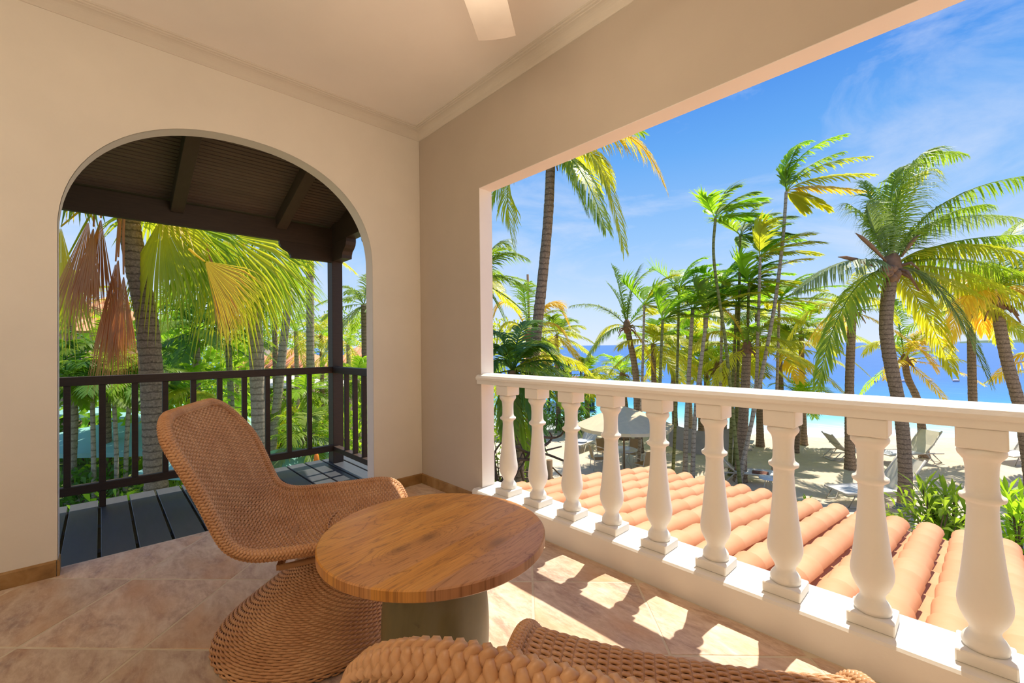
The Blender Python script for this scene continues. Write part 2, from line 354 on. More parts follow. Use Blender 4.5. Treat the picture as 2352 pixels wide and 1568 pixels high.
        if flip: f0 = f0[::-1]
        else: f1 = f1[::-1]; side = [q[::-1] for q in side]
        return s.add(V, [f0, f1, side])
    def grid(s, G, closed_u=False, closed_v=False, smooth=True, flip=False):
        G = np.asarray(G, float); n, m = G.shape[:2]
        I = np.arange(n if closed_u else n-1); J = np.arange(m if closed_v else m-1)
        i, j = np.meshgrid(I, J, indexing='ij'); i2 = (i+1) % n; j2 = (j+1) % m
        F = np.stack([i*m+j, i2*m+j, i2*m+j2, i*m+j2], -1).reshape(-1, 4)
        if flip: F = F[:, ::-1]
        return s.add(G, [F], smooth)
    def build(s, name, mat, parent=None, loc=None):
        me = bpy.data.meshes.new(name); V = np.concatenate(s.V) if s.V else np.zeros((0, 3))
        if loc is not None and parent is None: V = V-np.asarray(loc, float)
        me.vertices.add(len(V)); me.vertices.foreach_set('co', V.astype(np.float32).ravel())
        tot = np.concatenate([np.full(len(F), F.shape[1]) for F in s.Fq]); li = np.concatenate([F.ravel() for F in s.Fq])
        sm = np.concatenate([np.full(len(F), x) for F, x in zip(s.Fq, s.smooth)])
        me.loops.add(len(li)); me.loops.foreach_set('vertex_index', li.astype(np.int32))
        me.polygons.add(len(tot)); me.polygons.foreach_set('loop_start', np.concatenate([[0], np.cumsum(tot)[:-1]]).astype(np.int32))
        me.polygons.foreach_set('loop_total', tot.astype(np.int32)); me.polygons.foreach_set('use_smooth', sm)
        me.update(calc_edges=True); me.validate(); me.materials.append(mat)
        return link(name, me, parent, loc)
def link(name, me, parent=None, loc=None):
    o = bpy.data.objects.new(name, me); COL.objects.link(o)
    if parent is not None: o.parent = parent
    if loc is not None: o.location = tuple(float(x) for x in loc)
    return o
def tag(o, label=None, cat=None, group=None, kind=None):
    if label: o['label'] = label
    if cat: o['category'] = cat
    if group: o['group'] = group
    if kind: o['kind'] = kind
    return o
def thing(name, label, cat, loc=(0, 0, 0), rz=0.0, group=None, kind=None):
    o = bpy.data.objects.new(name, None); o.empty_display_size = 0.1; COL.objects.link(o)
    o.location = tuple(float(x) for x in loc); o.rotation_euler = (0, 0, rz); return tag(o, label, cat, group, kind)
def struct(o, label=None): return tag(o, label=label, kind='structure')
def copy_tree(o, parent=None):
    c = o.copy(); COL.objects.link(c)
    if parent is not None: c.parent = parent
    for ch in list(o.children): copy_tree(ch, c)
    return c
def Rz(a): return np.array([[math.cos(a), -math.sin(a), 0], [math.sin(a), math.cos(a), 0], [0, 0, 1.0]])
def clip_poly(P, ax, v, keep_less):
    out = []
    for i in range(len(P)):
        a, b = P[i], P[(i+1) % len(P)]; ia = (a[ax] <= v) == keep_less; ib = (b[ax] <= v) == keep_less
        if ia: out.append(a)
        if ia != ib:
            t = (v-a[ax])/(b[ax]-a[ax]); out.append((a[0]+t*(b[0]-a[0]), a[1]+t*(b[1]-a[1])))
    return out
def shrink(P, d):
    c = (sum(p[0] for p in P)/len(P), sum(p[1] for p in P)/len(P)); n = len(P); out = []
    ar = sum(P[i][0]*P[(i+1) % n][1]-P[(i+1) % n][0]*P[i][1] for i in range(n))
    sg = 1 if ar > 0 else -1
    for i in range(n):
        a, b, e = P[i-1], P[i], P[(i+1) % n]
        n1 = (-(b[1]-a[1])*sg, (b[0]-a[0])*sg); n2 = (-(e[1]-b[1])*sg, (e[0]-b[0])*sg)
        l1 = math.hypot(*n1) or 1; l2 = math.hypot(*n2) or 1; n1 = (n1[0]/l1, n1[1]/l1); n2 = (n2[0]/l2, n2[1]/l2)
        k = 1+n1[0]*n2[0]+n1[1]*n2[1]; k = max(k, 0.3)
        out.append((b[0]+(n1[0]+n2[0])/k*d, b[1]+(n1[1]+n2[1])/k*d))
    return out
# ------------------------------------------------------------------ the room
CZ = 3.24; RX = 6.6; BY = -4.3
# floor: bed of grout with diagonal tiles, cut at the walls and at the threshold of the arch
m = MB(); m.box2((-0.125, BY, -0.12), (RX, 0.0, -0.0014)); m.box2((0.0, BY, -0.3), (RX, 0.13, -0.12))
floor = struct(m.build('floor', GROUT))
S = 0.545; U0 = -1.19; V0 = 1.68; s2 = math.sqrt(2)
for i in range(-14, 16):
    for j in range(-14, 16):
        u0 = U0+i*S; v0 = V0+j*S
        P = [((u+v)/s2, (u-v)/s2) for u, v in ((u0, v0), (u0+S, v0), (u0+S, v0+S), (u0, v0+S))]
        P = clip_poly(P, 0, -0.12, False); 
        if len(P) > 2: P = clip_poly(P, 0, RX-0.02, True)
        if len(P) > 2: P = clip_poly(P, 1, BY+0.02, False)
        if len(P) > 2: P = clip_poly(P, 1, -0.072, True) if min(p[0] for p in P) > 0.84 else clip_poly(P, 1, -0.003, True)
        if len(P) < 3: continue
        mx = sum(p[0] for p in P)/len(P); my = sum(p[1] for p in P)/len(P)
        if mx < 0.0 and not (-2.3 < my < -0.5): continue
        ar = abs(sum(P[k][0]*P[(k+1) % len(P)][1]-P[(k+1) % len(P)][0]*P[k][1] for k in range(len(P))))/2
        if ar < 0.004 or mx > 5.2 or my < -3.4: continue
        if sum(P[k][0]*P[(k+1) % len(P)][1]-P[(k+1) % len(P)][0]*P[k][1] for k in range(len(P))) < 0: P = P[::-1]
        n = len(P); dz = random.uniform(-0.0006, 0.0006); A = shrink(P, 0.0055); B = shrink(P, 0.0072)
        V = [(x, y, -0.008) for x, y in A]+[(x, y, -0.0012+dz) for x, y in A]+[(x, y, dz) for x, y in B]
        m = MB(); sd = [[a*n+k, a*n+(k+1) % n, (a+1)*n+(k+1) % n, (a+1)*n+k] for a in (0, 1) for k in range(n)]
        m.add(V, [sd, list(range(2*n, 3*n))]); m.V[0] -= np.array([mx, my, 0]); o = m.build('tile', TILE, floor, (mx, my, 0))
m = MB(); m.box2((-0.12, BY, CZ), (RX+0.1, 0.13, CZ+0.2)); struct(m.build('ceiling', CEIL))
# wall with the arch
YL, YR, YC, HW = -2.335, -0.468, -1.4, 0.933
def arch_z(y):
    k = min(1.0, abs((y-YC)/HW)); return 1.93+0.80*(max(0.0, 1-k**2.25))**(1/2.15)
ys = YC+HW*np.sin(np.linspace(-PI/2, PI/2, 49))
m = MB()
pl = [(y, arch_z(y)) for y in ys]
for x, fl in ((0.0, False), (-0.12, True)):
    G = np.array([[(x, y, z) for y, z in pl], [(x, y, CZ+0.1) for y, z in pl]]); m.grid(G, smooth=False, flip=not fl)
    for a, b in ((BY, pl[0][0]), (pl[-1][0], 0.0)):
        f = np.array([(x, a, -0.35), (x, b, -0.35), (x, b, CZ+0.1), (x, a, CZ+0.1)]); m.add(f, [[0, 1, 2, 3] if not fl else [3, 2, 1, 0]])
cv = [(pl[0][0], -0.35)]+[(pl[0][0], z) for z in np.linspace(0, 1.85, 5)]+pl+[(pl[-1][0], z) for z in np.linspace(1.85, 0, 5)]+[(pl[-1][0], -0.35)]
G = np.array([[(0.0, y, z) for y, z in cv], [(-0.12, y, z) for y, z in cv]]); m.grid(G, smooth=False)
m.box2((-0.12, -0.001, -4.0), (0.0, 0.125, CZ+0.1))
struct(m.build('wall_left', WALL))
# sea side wall with the wide opening
XO, XE, ZO = 0.871, 6.35, 2.482
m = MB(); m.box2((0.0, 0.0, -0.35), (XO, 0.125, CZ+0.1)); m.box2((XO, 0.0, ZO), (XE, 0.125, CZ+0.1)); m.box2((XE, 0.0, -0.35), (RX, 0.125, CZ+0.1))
struct(m.build('wall_right', WALL_SHADED))
m = MB(); m.box2((-0.12, 0.0, -4.0), (RX, 0.12, -0.3)); struct(m.build('wall_front', WHITE))
m = MB(); m.box2((RX, BY, -0.3), (RX+0.12, 0.13, CZ+0.1)); struct(m.build('wall_end', WALL))
m = MB(); m.box2((-0.12, BY-0.12, -0.3), (RX+0.1, BY, CZ+0.1)); struct(m.build('wall_back', WALL))
# curb under the balustrade, sill drops a little towards the room
m = MB(); m.prism([(-0.07, -0.01), (-0.07, 0.138), (-0.062, 0.148), (-0.05, 0.151), (0.19, 0.153), (0.20, 0.145), (0.20, -0.30), (0.122, -0.30), (0.122, -0.01)], 0, 0.835, XE)
struct(m.build('trim_1', WHITE), 'white painted curb that carries the balusters')
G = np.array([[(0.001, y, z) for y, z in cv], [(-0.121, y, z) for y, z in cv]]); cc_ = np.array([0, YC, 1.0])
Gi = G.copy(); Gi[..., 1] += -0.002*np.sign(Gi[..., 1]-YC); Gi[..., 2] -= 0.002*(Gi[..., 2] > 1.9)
m = MB(); m.grid(Gi[:, 1:-1], smooth=True); struct(m.build('trim_4', REVEAL_LIT), 'added lining inside the arch, bounced light painted into its pale colour')  # thin skin added over the reveal to paint it brighter
m = MB(); m.box2((XO, 0.0006, 0.154), (XO+0.003, 0.1256, ZO)); m.box2((XO, 0.0006, ZO-0.003), (XE, 0.1256, ZO)); struct(m.build('trim_5', REVEAL_LIT), 'added lining of the sea side opening, bounced light painted into its pale colour')
# coving
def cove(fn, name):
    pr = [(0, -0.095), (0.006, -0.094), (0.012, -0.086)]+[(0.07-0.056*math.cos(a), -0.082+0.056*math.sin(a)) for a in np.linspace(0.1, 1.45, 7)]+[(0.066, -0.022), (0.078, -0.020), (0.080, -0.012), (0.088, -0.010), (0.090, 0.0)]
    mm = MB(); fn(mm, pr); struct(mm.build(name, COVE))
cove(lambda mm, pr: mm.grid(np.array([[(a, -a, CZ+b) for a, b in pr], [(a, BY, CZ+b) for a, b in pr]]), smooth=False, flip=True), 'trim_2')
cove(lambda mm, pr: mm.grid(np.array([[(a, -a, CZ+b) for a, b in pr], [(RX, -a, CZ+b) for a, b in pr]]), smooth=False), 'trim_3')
# baseboards made of cut tiles with a bullnose top
def skirt(name, runs):
    root = struct(thing(name, None, None))
    for p, q, nrm in runs:
        p = np.array(p); q = np.array(q); L = np.linalg.norm(q-p); d = (q-p)/L; nrm = np.array(nrm); n = max(1, round(L/0.33))
        for k in range(n):
            a = p+d*(L*k/n+0.0012); b = p+d*(L*(k+1)/n-0.0012); prf = [(0, 0), (0.011, 0), (0.011, 0.078), (0.009, 0.084), (0.004, 0.087), (0, 0.088)]
            V = [np.array([*(e+nrm*u), z]) for e in (a, b) for u, z in prf]; N = len(prf)
            mm = MB(); mm.add(V, [[list(range(N))], [list(range(N, 2*N))[::-1]], [[i, N+i, N+(i+1) % N, (i+1) % N] for i in range(N)]])
            mm.build('skirting_tile', SKIRT, root)
skirt('baseboard_left', [((0, -4.2), (0, YL-0.002), (1, 0)), ((0, YR+0.002), (0, -0.011), (1, 0)), ((0.011, YL), (-0.10, YL), (0, 1)), ((0.0, YR), (-0.10, YR), (0, -1))])
skirt('baseboard_right', [((0.0, 0), (0.834, 0), (0, -1))])
# ------------------------------------------------------------------ balustrade
bal = thing('balustrade', 'white turned balustrade with a moulded handrail along the sea side of the balcony', 'balustrade', (0.835, 0.058, 0.15))
bx, by, bz = 0.835, 0.058, 0.15
pr = [(-0.012, 0.955), (-0.014, 0.985), (-0.024, 0.990), (-0.026, 1.004), (-0.016, 1.020), (-0.002, 1.026), (0.004, 1.030), (0.012, 1.034), (0.106, 1.034), (0.112, 1.030), (0.120, 1.026), (0.134, 1.020), (0.142, 1.004), (0.140, 0.990), (0.130, 0.985), (0.128, 0.955)]
m = MB(); m.prism([(y-by, z-bz) for y, z in pr], 0, 0.0, XE-bx); m.build('handrail', WHITE, bal)
prof = [(0.050, 0.192), (0.0575, 0.198), (0.0595, 0.210), (0.0575, 0.224), (0.050, 0.236), (0.042, 0.246), (0.039, 0.258), (0.043, 0.270), (0.052, 0.286), (0.062, 0.308), (0.068, 0.330), (0.0695, 0.350), (0.068, 0.372), (0.064, 0.400), (0.058, 0.445), (0.052, 0.500), (0.047, 0.555), (0.0425, 0.615), (0.0395, 0.670), (0.041, 0.692), (0.048, 0.699), (0.0565, 0.704), (0.0595, 0.711), (0.0585, 0.718), (0.050, 0.723), (0.0445, 0.731), (0.042, 0.745), (0.041, 0.790), (0.0425, 0.820), (0.046, 0.838), (0.054, 0.849), (0.0605, 0.858), (0.0625, 0.867), (0.0605, 0.876), (0.053, 0.8835)]
m0 = None
for k in range(17):
    x = 1.113+0.3015*k
    if x > XE-0.1: break
    if m0 is None:
        m = MB(); m.lathe([(r, z-bz) for r, z in prof], k=28); o = m.build('baluster', WHITE, bal)
        m = MB(); m.box((0, 0, 0.182-bz-0.0), (0.0725, 0.0725, 0.0), None, 0)
        m = MB(); m.box((0, 0, 0.173-bz), (0.0725, 0.0725, 0.0225), None, 0.004); p1 = m.build('plinth', WHITE, o)
        m = MB(); m.box((0, 0, 0.9195-bz), (0.0625, 0.0625, 0.0365), None, 0.005); p2 = m.build('cap_block', WHITE, o); m0 = o
    else: o = copy_tree(m0, bal)
    o.location = (x-bx, 0, 0)
# ------------------------------------------------------------------ side porch: deck, railing, roof
DZ = -0.03
deck = struct(thing('wooden_deck', None, None))
k = 0; y = -0.139+0.1842
while y > -4.2:
    y0 = y-0.1842; m = MB(); m.box2((-1.64+random.uniform(-.006, .006), y0+0.0085, DZ-0.035), (-0.128, y-0.0085, DZ+random.uniform(-.001, .001)), 0.003); m.build('deck_board', DECK, deck)
    y = y0
for x in (-1.55, -1.0, -0.45):
    m = MB(); m.box2((x-0.04, -4.1, DZ-0.2), (x+0.04, 0.0, DZ-0.036)); m.build('joist', DARKW, deck)
XR = -1.38
post = thing('porch_post', 'square dark wooden post at the corner of the side porch', 'post', (XR-0.07, -0.22, DZ))
m = MB(); m.box2((-0.07, -0.06, 0), (0.07, 0.055, 2.4-DZ), 0.004); m.build('post_shaft', DARKW, post)
rl = thing('porch_railing', 'dark brown wooden railing with square balusters around the side porch', 'railing', (XR, -0.28, DZ))
def rbox(name, a, b, ch=0.003):
    a = np.array(a)-np.array((XR, -0.28, DZ)); b = np.array(b)-np.array((XR, -0.28, DZ)); m = MB(); m.box2(a, b, ch); return m.build(name, DARKW, rl)
rbox('top_rail', (XR-0.075, -4.1, 0.968), (XR, -0.281, 1.038)); rbox('bottom_rail', (XR-0.065, -4.1, 0.105), (XR, -0.281, 0.172))
rbox('top_rail', (XR-0.001, -0.28, 0.968), (-0.125, -0.205, 1.038)); rbox('bottom_rail', (XR-0.001, -0.28, 0.105), (-0.125, -0.21, 0.160))
for k in range(-8, 10):
    y = -2.147+0.2035*k
    if y > -0.4: break
    rbox('railing_baluster', (XR-0.055, y-0.021, DZ if k == 0 else 0.165), (XR-0.012, y+0.021, 0.97))
for k in range(5):
    x = -1.10+0.212*k; rbox('railing_baluster', (x-0.021, -0.265, 0.155), (x+0.021, -0.222, 0.97))
roof = thing('porch_roof', 'dark plank ceiling on rafters and beams over the side porch', 'roof', (XR, -0.28, 2.36))
RO = np.array((XR, -0.28, 2.36))
def zroof(x): return 2.60+0.34*(x-XR)
sl_ = math.atan(0.34); Rsl = np.array([[math.cos(sl_), 0, -math.sin(sl_)], [0, 1, 0], [math.sin(sl_), 0, math.cos(sl_)]])
n = 0; x = -1.46
while x < -0.16:
    m = MB(); m.box(np.array((x, -1.65, zroof(x)+0.009))-RO, (0.0177, 2.45, 0.008), Rsl, 0.002); m.build('plank', PLANKM, roof); x += 0.0447*math.cos(sl_)
m = MB(); m.box(np.array((-0.80, -1.65, zroof(-0.80)+0.045))-RO, (0.71, 2.5, 0.02), Rsl); m.build('roof_sheathing', DARKW, roof)
for y in (-3.36, -2.51, -1.655, -0.80, 0.1, 0.6):
    m = MB(); m.box(np.array((-0.75, y, zroof(-0.75)-0.066))-RO, (0.665, 0.048, 0.066), Rsl, 0.003); m.build('rafter', RAFTM, roof)
def wprism(name, poly, ax, a, b):
    m = MB(); o3 = [RO[i] for i in range(3) if i != ax]; m.prism([(u-o3[0], v-o3[1]) for u, v in poly], ax, a-RO[ax], b-RO[ax]); return m.build(name, DARKW, roof)
wprism('beam', [(-4.1, 2.362), (-0.16, 2.362), (-0.16, 2.567), (-4.1, 2.567)], 0, XR-0.055, XR)
wprism('beam', [(XR-0.12, 2.403), (-0.124, 2.403), (-0.124, 2.61), (XR-0.12, 2.61)], 1, -0.281, -0.17)
og = [(0, 0.0), (0.0, -0.03), (0.012, -0.06), (0.045, -0.085), (0.085, -0.105), (0.105, -0.135), (0.11, -0.165)]
wprism('corbel', [(-0.16, 2.361), (-0.81, 2.361)]+[(-0.81+u, 2.361+v) for u, v in og]+[(-0.16, 2.197)], 0, XR-0.054, XR-0.002)
wprism('corbel', [(XR-0.118, 2.402), (-1.0, 2.402)]+[(-1.0-u, 2.402+v*1.2) for u, v in og]+[(XR-0.118, 2.204)], 1, -0.279, -0.172)
wprism('gable_panel', [(XR-0.12, 2.60), (-0.126, 2.60), (-0.126, zroof(-0.126)-0.005), (XR-0.12, zroof(XR-0.12)-0.005)], 1, -0.25, -0.20)
# ------------------------------------------------------------------ ceiling fan with an added fill light, hub just above the frame
fx, fy = 2.29, -1.23
fan = thing('ceiling_fan', 'white ceiling fan whose one blade shows at the top edge', 'ceiling fan', (fx, fy, CZ))
m = MB(); m.lathe([(0.075, 0), (0.07, -0.05), (0.02, -0.07), (0.014, -0.08), (0.014, -0.30)], k=20); m.build('downrod', WHITE, fan)
m = MB(); m.lathe([(0.02, -0.28), (0.10, -0.30), (0.13, -0.34), (0.13, -0.42), (0.10, -0.46), (0.06, -0.47)], k=24); m.build('motor', WHITE, fan)
for k in range(4):
    a = math.radians(127+90*k); R = Rz(a); N_ = 14; T = np.linspace(0, 1, N_)
    G = []
    for zz in (0.004, -0.004):
        G.append([])
    ctr = []
    m = MB(); lo = np.array([(0.16+0.50*t, -0.055-0.040*min(1, t*2.5)) for t in T]); hi = np.array([(0.16+0.50*t, 0.055+0.040*min(1, t*2.5)) for t in T])
    tipc = [(0.667, -0.05), (0.670, 0.0), (0.667, 0.05)]
    poly = [tuple(p) for p in lo]+tipc+[tuple(p) for p in hi[::-1]]
    m.prism(poly, 2, -0.448, -0.440)
    m.V[0] = m.V[0] @ R.T; m.build('fan_blade', FANM, fan)
    m = MB(); m.box((0.14, 0, -0.435), (0.07, 0.02, 0.006)); m.V[0] = m.V[0] @ R.T; m.build('blade_bracket', WHITE, fan)
# glowing globe added under the fan to brighten the room
gl = NT('fill_globe'); gl.b.inputs['Emission Color'].default_value = (1, 0.78, 0.52, 1); gl.b.inputs['Emission Strength'].default_value = 6.0; FILL_GLOBE = gl.fin((0.9, 0.85, 0.75), 0.4)
m = MB(); m.lathe([(0.05, -0.47), (0.085, -0.50), (0.10, -0.54), (0.085, -0.585), (0.05, -0.605), (0.01, -0.61)], k=20); m.build('fan_fill_globe', FILL_GLOBE, fan)
# fill lanterns added on the unseen back wall to brighten the room
for i, (x, y, z, nm) in enumerate(((1.2, BY, 2.1, 'left'), (3.4, BY, 2.1, 'middle'), (5.4, BY, 2.1, 'right'))):
    t = thing('fill_lantern', 'added fill lantern on the unseen rear wall, the %s one' % nm, 'fill_lamp', (x, y, z))
    m = MB(); m.box((0, 0.015, 0), (0.05, 0.015, 0.08), None, 0.004); m.build('backplate', DARKM, t)
    m = MB(); m.lathe([(0.03, -0.10), (0.06, -0.08), (0.075, 0.0), (0.06, 0.08), (0.03, 0.10)], (0, 0.12, 0), 16); m.build('fill_glass', FILL_GLOBE, t)
    m = MB(); m.bar((0, 0.02, 0.11), (0, 0.13, 0.11), 0.015); m.lathe([(0.07, 0.10), (0.02, 0.13)], (0, 0.12, 0), 12); m.build('bracket', DARKM, t)
def fill_lamp(x, y, z, W, r=0.1, col=(1.0, 0.86, 0.68)):  # added point light that lifts the room brightness
    l = bpy.data.lights.new('fill_light', 'POINT'); l.energy = W; l.color = col; l.shadow_soft_size = r
    o = bpy.data.objects.new('fill_light', l); o.location = (x, y, z); COL.objects.link(o); return o
fill_lamp(fx, fy, CZ-0.72, 10, 0.10)
for x in (1.2, 3.4, 5.4): fill_lamp(x, BY+0.35, 2.1, 9, 0.10)
# ------------------------------------------------------------------ table
tx, ty, tz, tr = 2.195, -1.290, 0.600, 0.389
tab = thing('round_table', 'round teak table top on a barrel shaped olive grey base between the wicker chairs', 'table', (tx, ty, 0))
m = MB(); m.lathe([(0.02, tz-0.036), (tr-0.004, tz-0.036), (tr, tz-0.032), (tr, tz-0.004), (tr-0.004, tz), (tr*0.6, tz), (tr*0.3, tz), (0.002, tz)], k=96, smooth=False); m.build('tabletop', TEAK, tab)
zz = np.linspace(0, 1, 22)
m = MB(); m.lathe([(0.125, 0.0), (0.14, 0.004)]+[(0.142+0.052*math.sin(PI*min(1, (0.10+0.80*t)))**1.0*(1.0-0.25*t), 0.01+0.55*t) for t in zz], k=56); m.build('table_base', CONC, tab)

# ------------------------------------------------------------------ wicker chairs: every strand is a tube over a shaped surface
def catmull(P, n):
    P = np.asarray(P, float); P = np.vstack([2*P[0]-P[1], P, 2*P[-1]-P[-2]]); out = []
    m_ = len(P)-3; T = np.linspace(0, m_, n)
    for t in T:
        i = min(int(t), m_-1); f = t-i; a, b, c, d = P[i:i+4]
        out.append(0.5*((2*b)+(-a+c)*f+(2*a-5*b+4*c-d)*f*f+(-a+3*b-3*c+d)*f**3))
    return np.array(out)
def resample(P, step):
    d = np.concatenate([[0], np.cumsum(np.linalg.norm(np.diff(P[:, :2], axis=0), axis=1))]); n = int(d[-1]/step)
    T = np.linspace(0, d[-1], n+1); return np.stack([np.interp(T, d, P[:, i]) for i in range(P.shape[1])], 1)
def weave(m, S, Nrm, amp, rw, rn, nst, k=6, closed=False):
    """S (rows, samples, 3) strand centre lines, Nrm normals; strands go over and under nst stakes"""
    rows, smp = S.shape[:2]
    v = np.arange(smp)/(smp if closed else smp-1)
    ph = PI*nst*v[None]+PI*np.arange(rows)[:, None]
    C_ = S+Nrm*(amp*np.sin(ph))[..., None]
    if closed: T = np.roll(S, -1, 1)-np.roll(S, 1, 1)
    else: T = np.gradient(S, axis=1)
    T = T/(np.linalg.norm(T, axis=2)[..., None]+1e-9); W = np.cross(Nrm, T); th = np.arange(k)*2*PI/k
    V = C_[:, :, None]+W[:, :, None]*(rw*np.cos(th))[None, None, :, None]+Nrm[:, :, None]*(rn*np.sin(th))[None, None, :, None]
    i = np.arange(rows)[:, None, None]*smp*k; js = np.arange(smp if closed else smp-1)[None, :, None]; j2 = (js+1) % smp; q = np.arange(k)[None, None]; q2 = (q+1) % k
    F = np.stack([i+js*k+q, i+js*k+q2, i+j2*k+q2, i+j2*k+q], -1).reshape(-1, 4)
    m.add(V, [F[:, ::-1]], True)
def normals(S, closed=False):
    du = np.gradient(S, axis=0); dv = (np.roll(S, -1, 1)-np.roll(S, 1, 1)) if closed else np.gradient(S, axis=1)
    N_ = np.cross(du, dv); return N_/(np.linalg.norm(N_, axis=2)[..., None]+1e-9)
# profile points: s (forward), z, half width, lateral dish (drop of the middle), direction of the dish (0 = down, 1 = backwards)
PR = [(-0.505, 1.000, 0.13, 0.000, 1.0), (-0.500, 1.003, 0.20, 0.004, 1), (-0.487, 0.992, 0.262, 0.008, 1), (-0.468, 0.965, 0.318, 0.016, 1), (-0.440, 0.922, 0.358, 0.026, 1), (-0.40, 0.865, 0.383, 0.038, 1), (-0.36, 0.80, 0.398, 0.046, 1),
      (-0.315, 0.70, 0.396, 0.058, 0.9), (-0.28, 0.61, 0.392, 0.07, 0.75), (-0.245, 0.545, 0.388, 0.08, 0.5), (-0.18, 0.508, 0.386, 0.082, 0.25), (-0.08, 0.500, 0.386, 0.078, 0), (0.05, 0.503, 0.386, 0.070, 0),
      (0.18, 0.506, 0.386, 0.056, 0), (0.29, 0.508, 0.384, 0.040, 0), (0.355, 0.486, 0.376, 0.026, 0), (0.395, 0.425, 0.352, 0.014, 0), (0.405, 0.37, 0.315, 0.0, 0)]
ROW = 0.0092
P5 = resample(catmull(PR, 300), ROW)
SM = 121
v = np.linspace(-1, 1, SM)
def shell(P5):
    s_, z_, w_, dd, kk = [P5[:, i][:, None] for i in range(5)]
    q = 1-np.abs(v[None])**2.2; S = np.zeros((len(P5), SM, 3))
    S[..., 0] = s_-dd*q*kk; S[..., 1] = w_*v[None]; S[..., 2] = z_-dd*q*(1-kk)
    top = np.clip(1-np.arange(len(P5))/7.0, 0, 1)[:, None]
    return S
S_ = shell(P5); N_ = -normals(S_)
N_ = N_*np.sign(np.sum(N_*np.array([0.5, 0, 1.0]), 2))[..., None]
NST = 28
m = MB(); weave(m, S_, N_, 0.0032, 0.0063, 0.0042, NST)
chair = thing('wicker_chair', 'brown woven wicker lounge chair left of the teak table, back and seat in full view', 'chair', (1.45, -1.43, 0), math.radians(64), 'woven wicker chairs around the table')
o = m.build('woven_shell', WICK, chair); o['kind'] = 'stuff'
# stakes running up the shell
m = MB()
for j in range(1, NST):
    c = int(round(j*(SM-1)/NST)); m.tube(S_[::2, c], 0.0055, 5, False)
o = m.build('stakes', WICKD, chair); o['kind'] = 'stuff'
m = MB(); m.grid(S_[::2, ::4]-N_[::2, ::4]*0.008); m.build('shell_lining', WICKD, chair)
# wrapped rim along both sides, the top and the front
side = np.arange(len(P5))
rim = np.concatenate([S_[::-1, 0], S_[0, 4:-4:5], S_[:, -1]])
rim[:, 2] -= 0.006
d_ = np.concatenate([[0], np.cumsum(np.linalg.norm(np.diff(rim, axis=0), axis=1))]); L_ = d_[-1]; step = 0.0118; n = int(L_/step)
T_ = np.linspace(0, L_, n+1); RP = np.stack([np.interp(T_, d_, rim[:, i]) for i in range(3)], 1)
for _ in range(4): RP[1:-1] = (RP[:-2]+2*RP[1:-1]+RP[2:])/4
m = MB(); RR = 0.0150; NBR = 5; PITCHB = 0.062
dR = np.concatenate([[0], np.cumsum(np.linalg.norm(np.diff(RP, axis=0), axis=1))]); sN = int(dR[-1]/PITCHB*40); sT = np.linspace(0, dR[-1], sN)
CP = np.stack([np.interp(sT, dR, RP[:, i]) for i in range(3)], 1)
for _ in range(16): CP[1:-1] = (CP[:-2]+2*CP[1:-1]+CP[2:])/4
tan = np.gradient(CP, axis=0); tan /= np.linalg.norm(tan, axis=1)[:, None]
fa = np.cross(tan, (0.35, 0, 0.94)); fa /= np.linalg.norm(fa, axis=1)[:, None]; fb = np.cross(tan, fa)
for j in range(NBR):
    for dr in (1, -1):
        th_ = dr*2*PI*sT/PITCHB+2*PI*j/NBR; uu = 2*th_-2*PI*j/NBR
        rr_ = RR+dr*0.0034*np.cos(NBR*uu/2+j*PI)
        m.tube(CP+rr_[:, None]*(fa*np.cos(th_)[:, None]+fb*np.sin(th_)[:, None]), 0.0060, 6, False)
o = m.build('braided_rim', WICK, chair); o['kind'] = 'stuff'
m = MB(); m.tube(CP[::16], 0.0125, 8); m.build('rim_core', RIMC, chair)
# pedestal: from under the front of the seat it swings back and flares to a wide foot
PB = [(0.205, 0.445, 0.165, 0.250), (0.190, 0.41, 0.165, 0.225), (0.160, 0.36, 0.175, 0.215), (0.125, 0.30, 0.195, 0.222), (0.085, 0.235, 0.235, 0.25), (0.045, 0.165, 0.290, 0.295), (0.012, 0.10, 0.345, 0.345), (-0.006, 0.055, 0.382, 0.382), (-0.012, 0.024, 0.398, 0.398), (-0.012, 0.008, 0.392, 0.392)]
cb = catmull(PB, 200)
dl = np.concatenate([[0], np.cumsum(np.hypot(np.diff(cb[:, 1]), np.diff(cb[:, 0]-cb[:, 2])))]); nb = int(dl[-1]/0.0102)
tt = np.linspace(0, dl[-1], nb+1); B5 = np.stack([np.interp(tt, dl, cb[:, i]) for i in range(4)], 1)
NS2 = 86; SB = NS2*4; ph = np.arange(SB)*2*PI/SB
SBv = np.zeros((len(B5), SB, 3)); SBv[..., 0] = B5[:, 0][:, None]+B5[:, 2][:, None]*np.cos(ph); SBv[..., 1] = B5[:, 3][:, None]*np.sin(ph); SBv[..., 2] = B5[:, 1][:, None]
NB = normals(SBv, True); cen = SBv.mean(1, keepdims=True); NB = NB*np.sign(np.sum(NB*(SBv-cen), 2))[..., None]
m = MB(); weave(m, SBv, NB, 0.0036, 0.0058, 0.0042, NS2, 5, True)
o = m.build('woven_pedestal', WICK, chair); o['kind'] = 'stuff'
m = MB()
for j in range(NS2): m.tube(SBv[::3, j*4], 0.0036, 4, False)
o = m.build('pedestal_stakes', WICKD, chair); o['kind'] = 'stuff'
thf = np.linspace(0, 2*PI, 73)
m = MB(); m.tube(np.stack([-0.012+0.385*np.cos(thf), 0.385*np.sin(thf), 0.012+0*thf], 1), 0.012, 8, False); m.build('foot_ring', DARKM, chair)
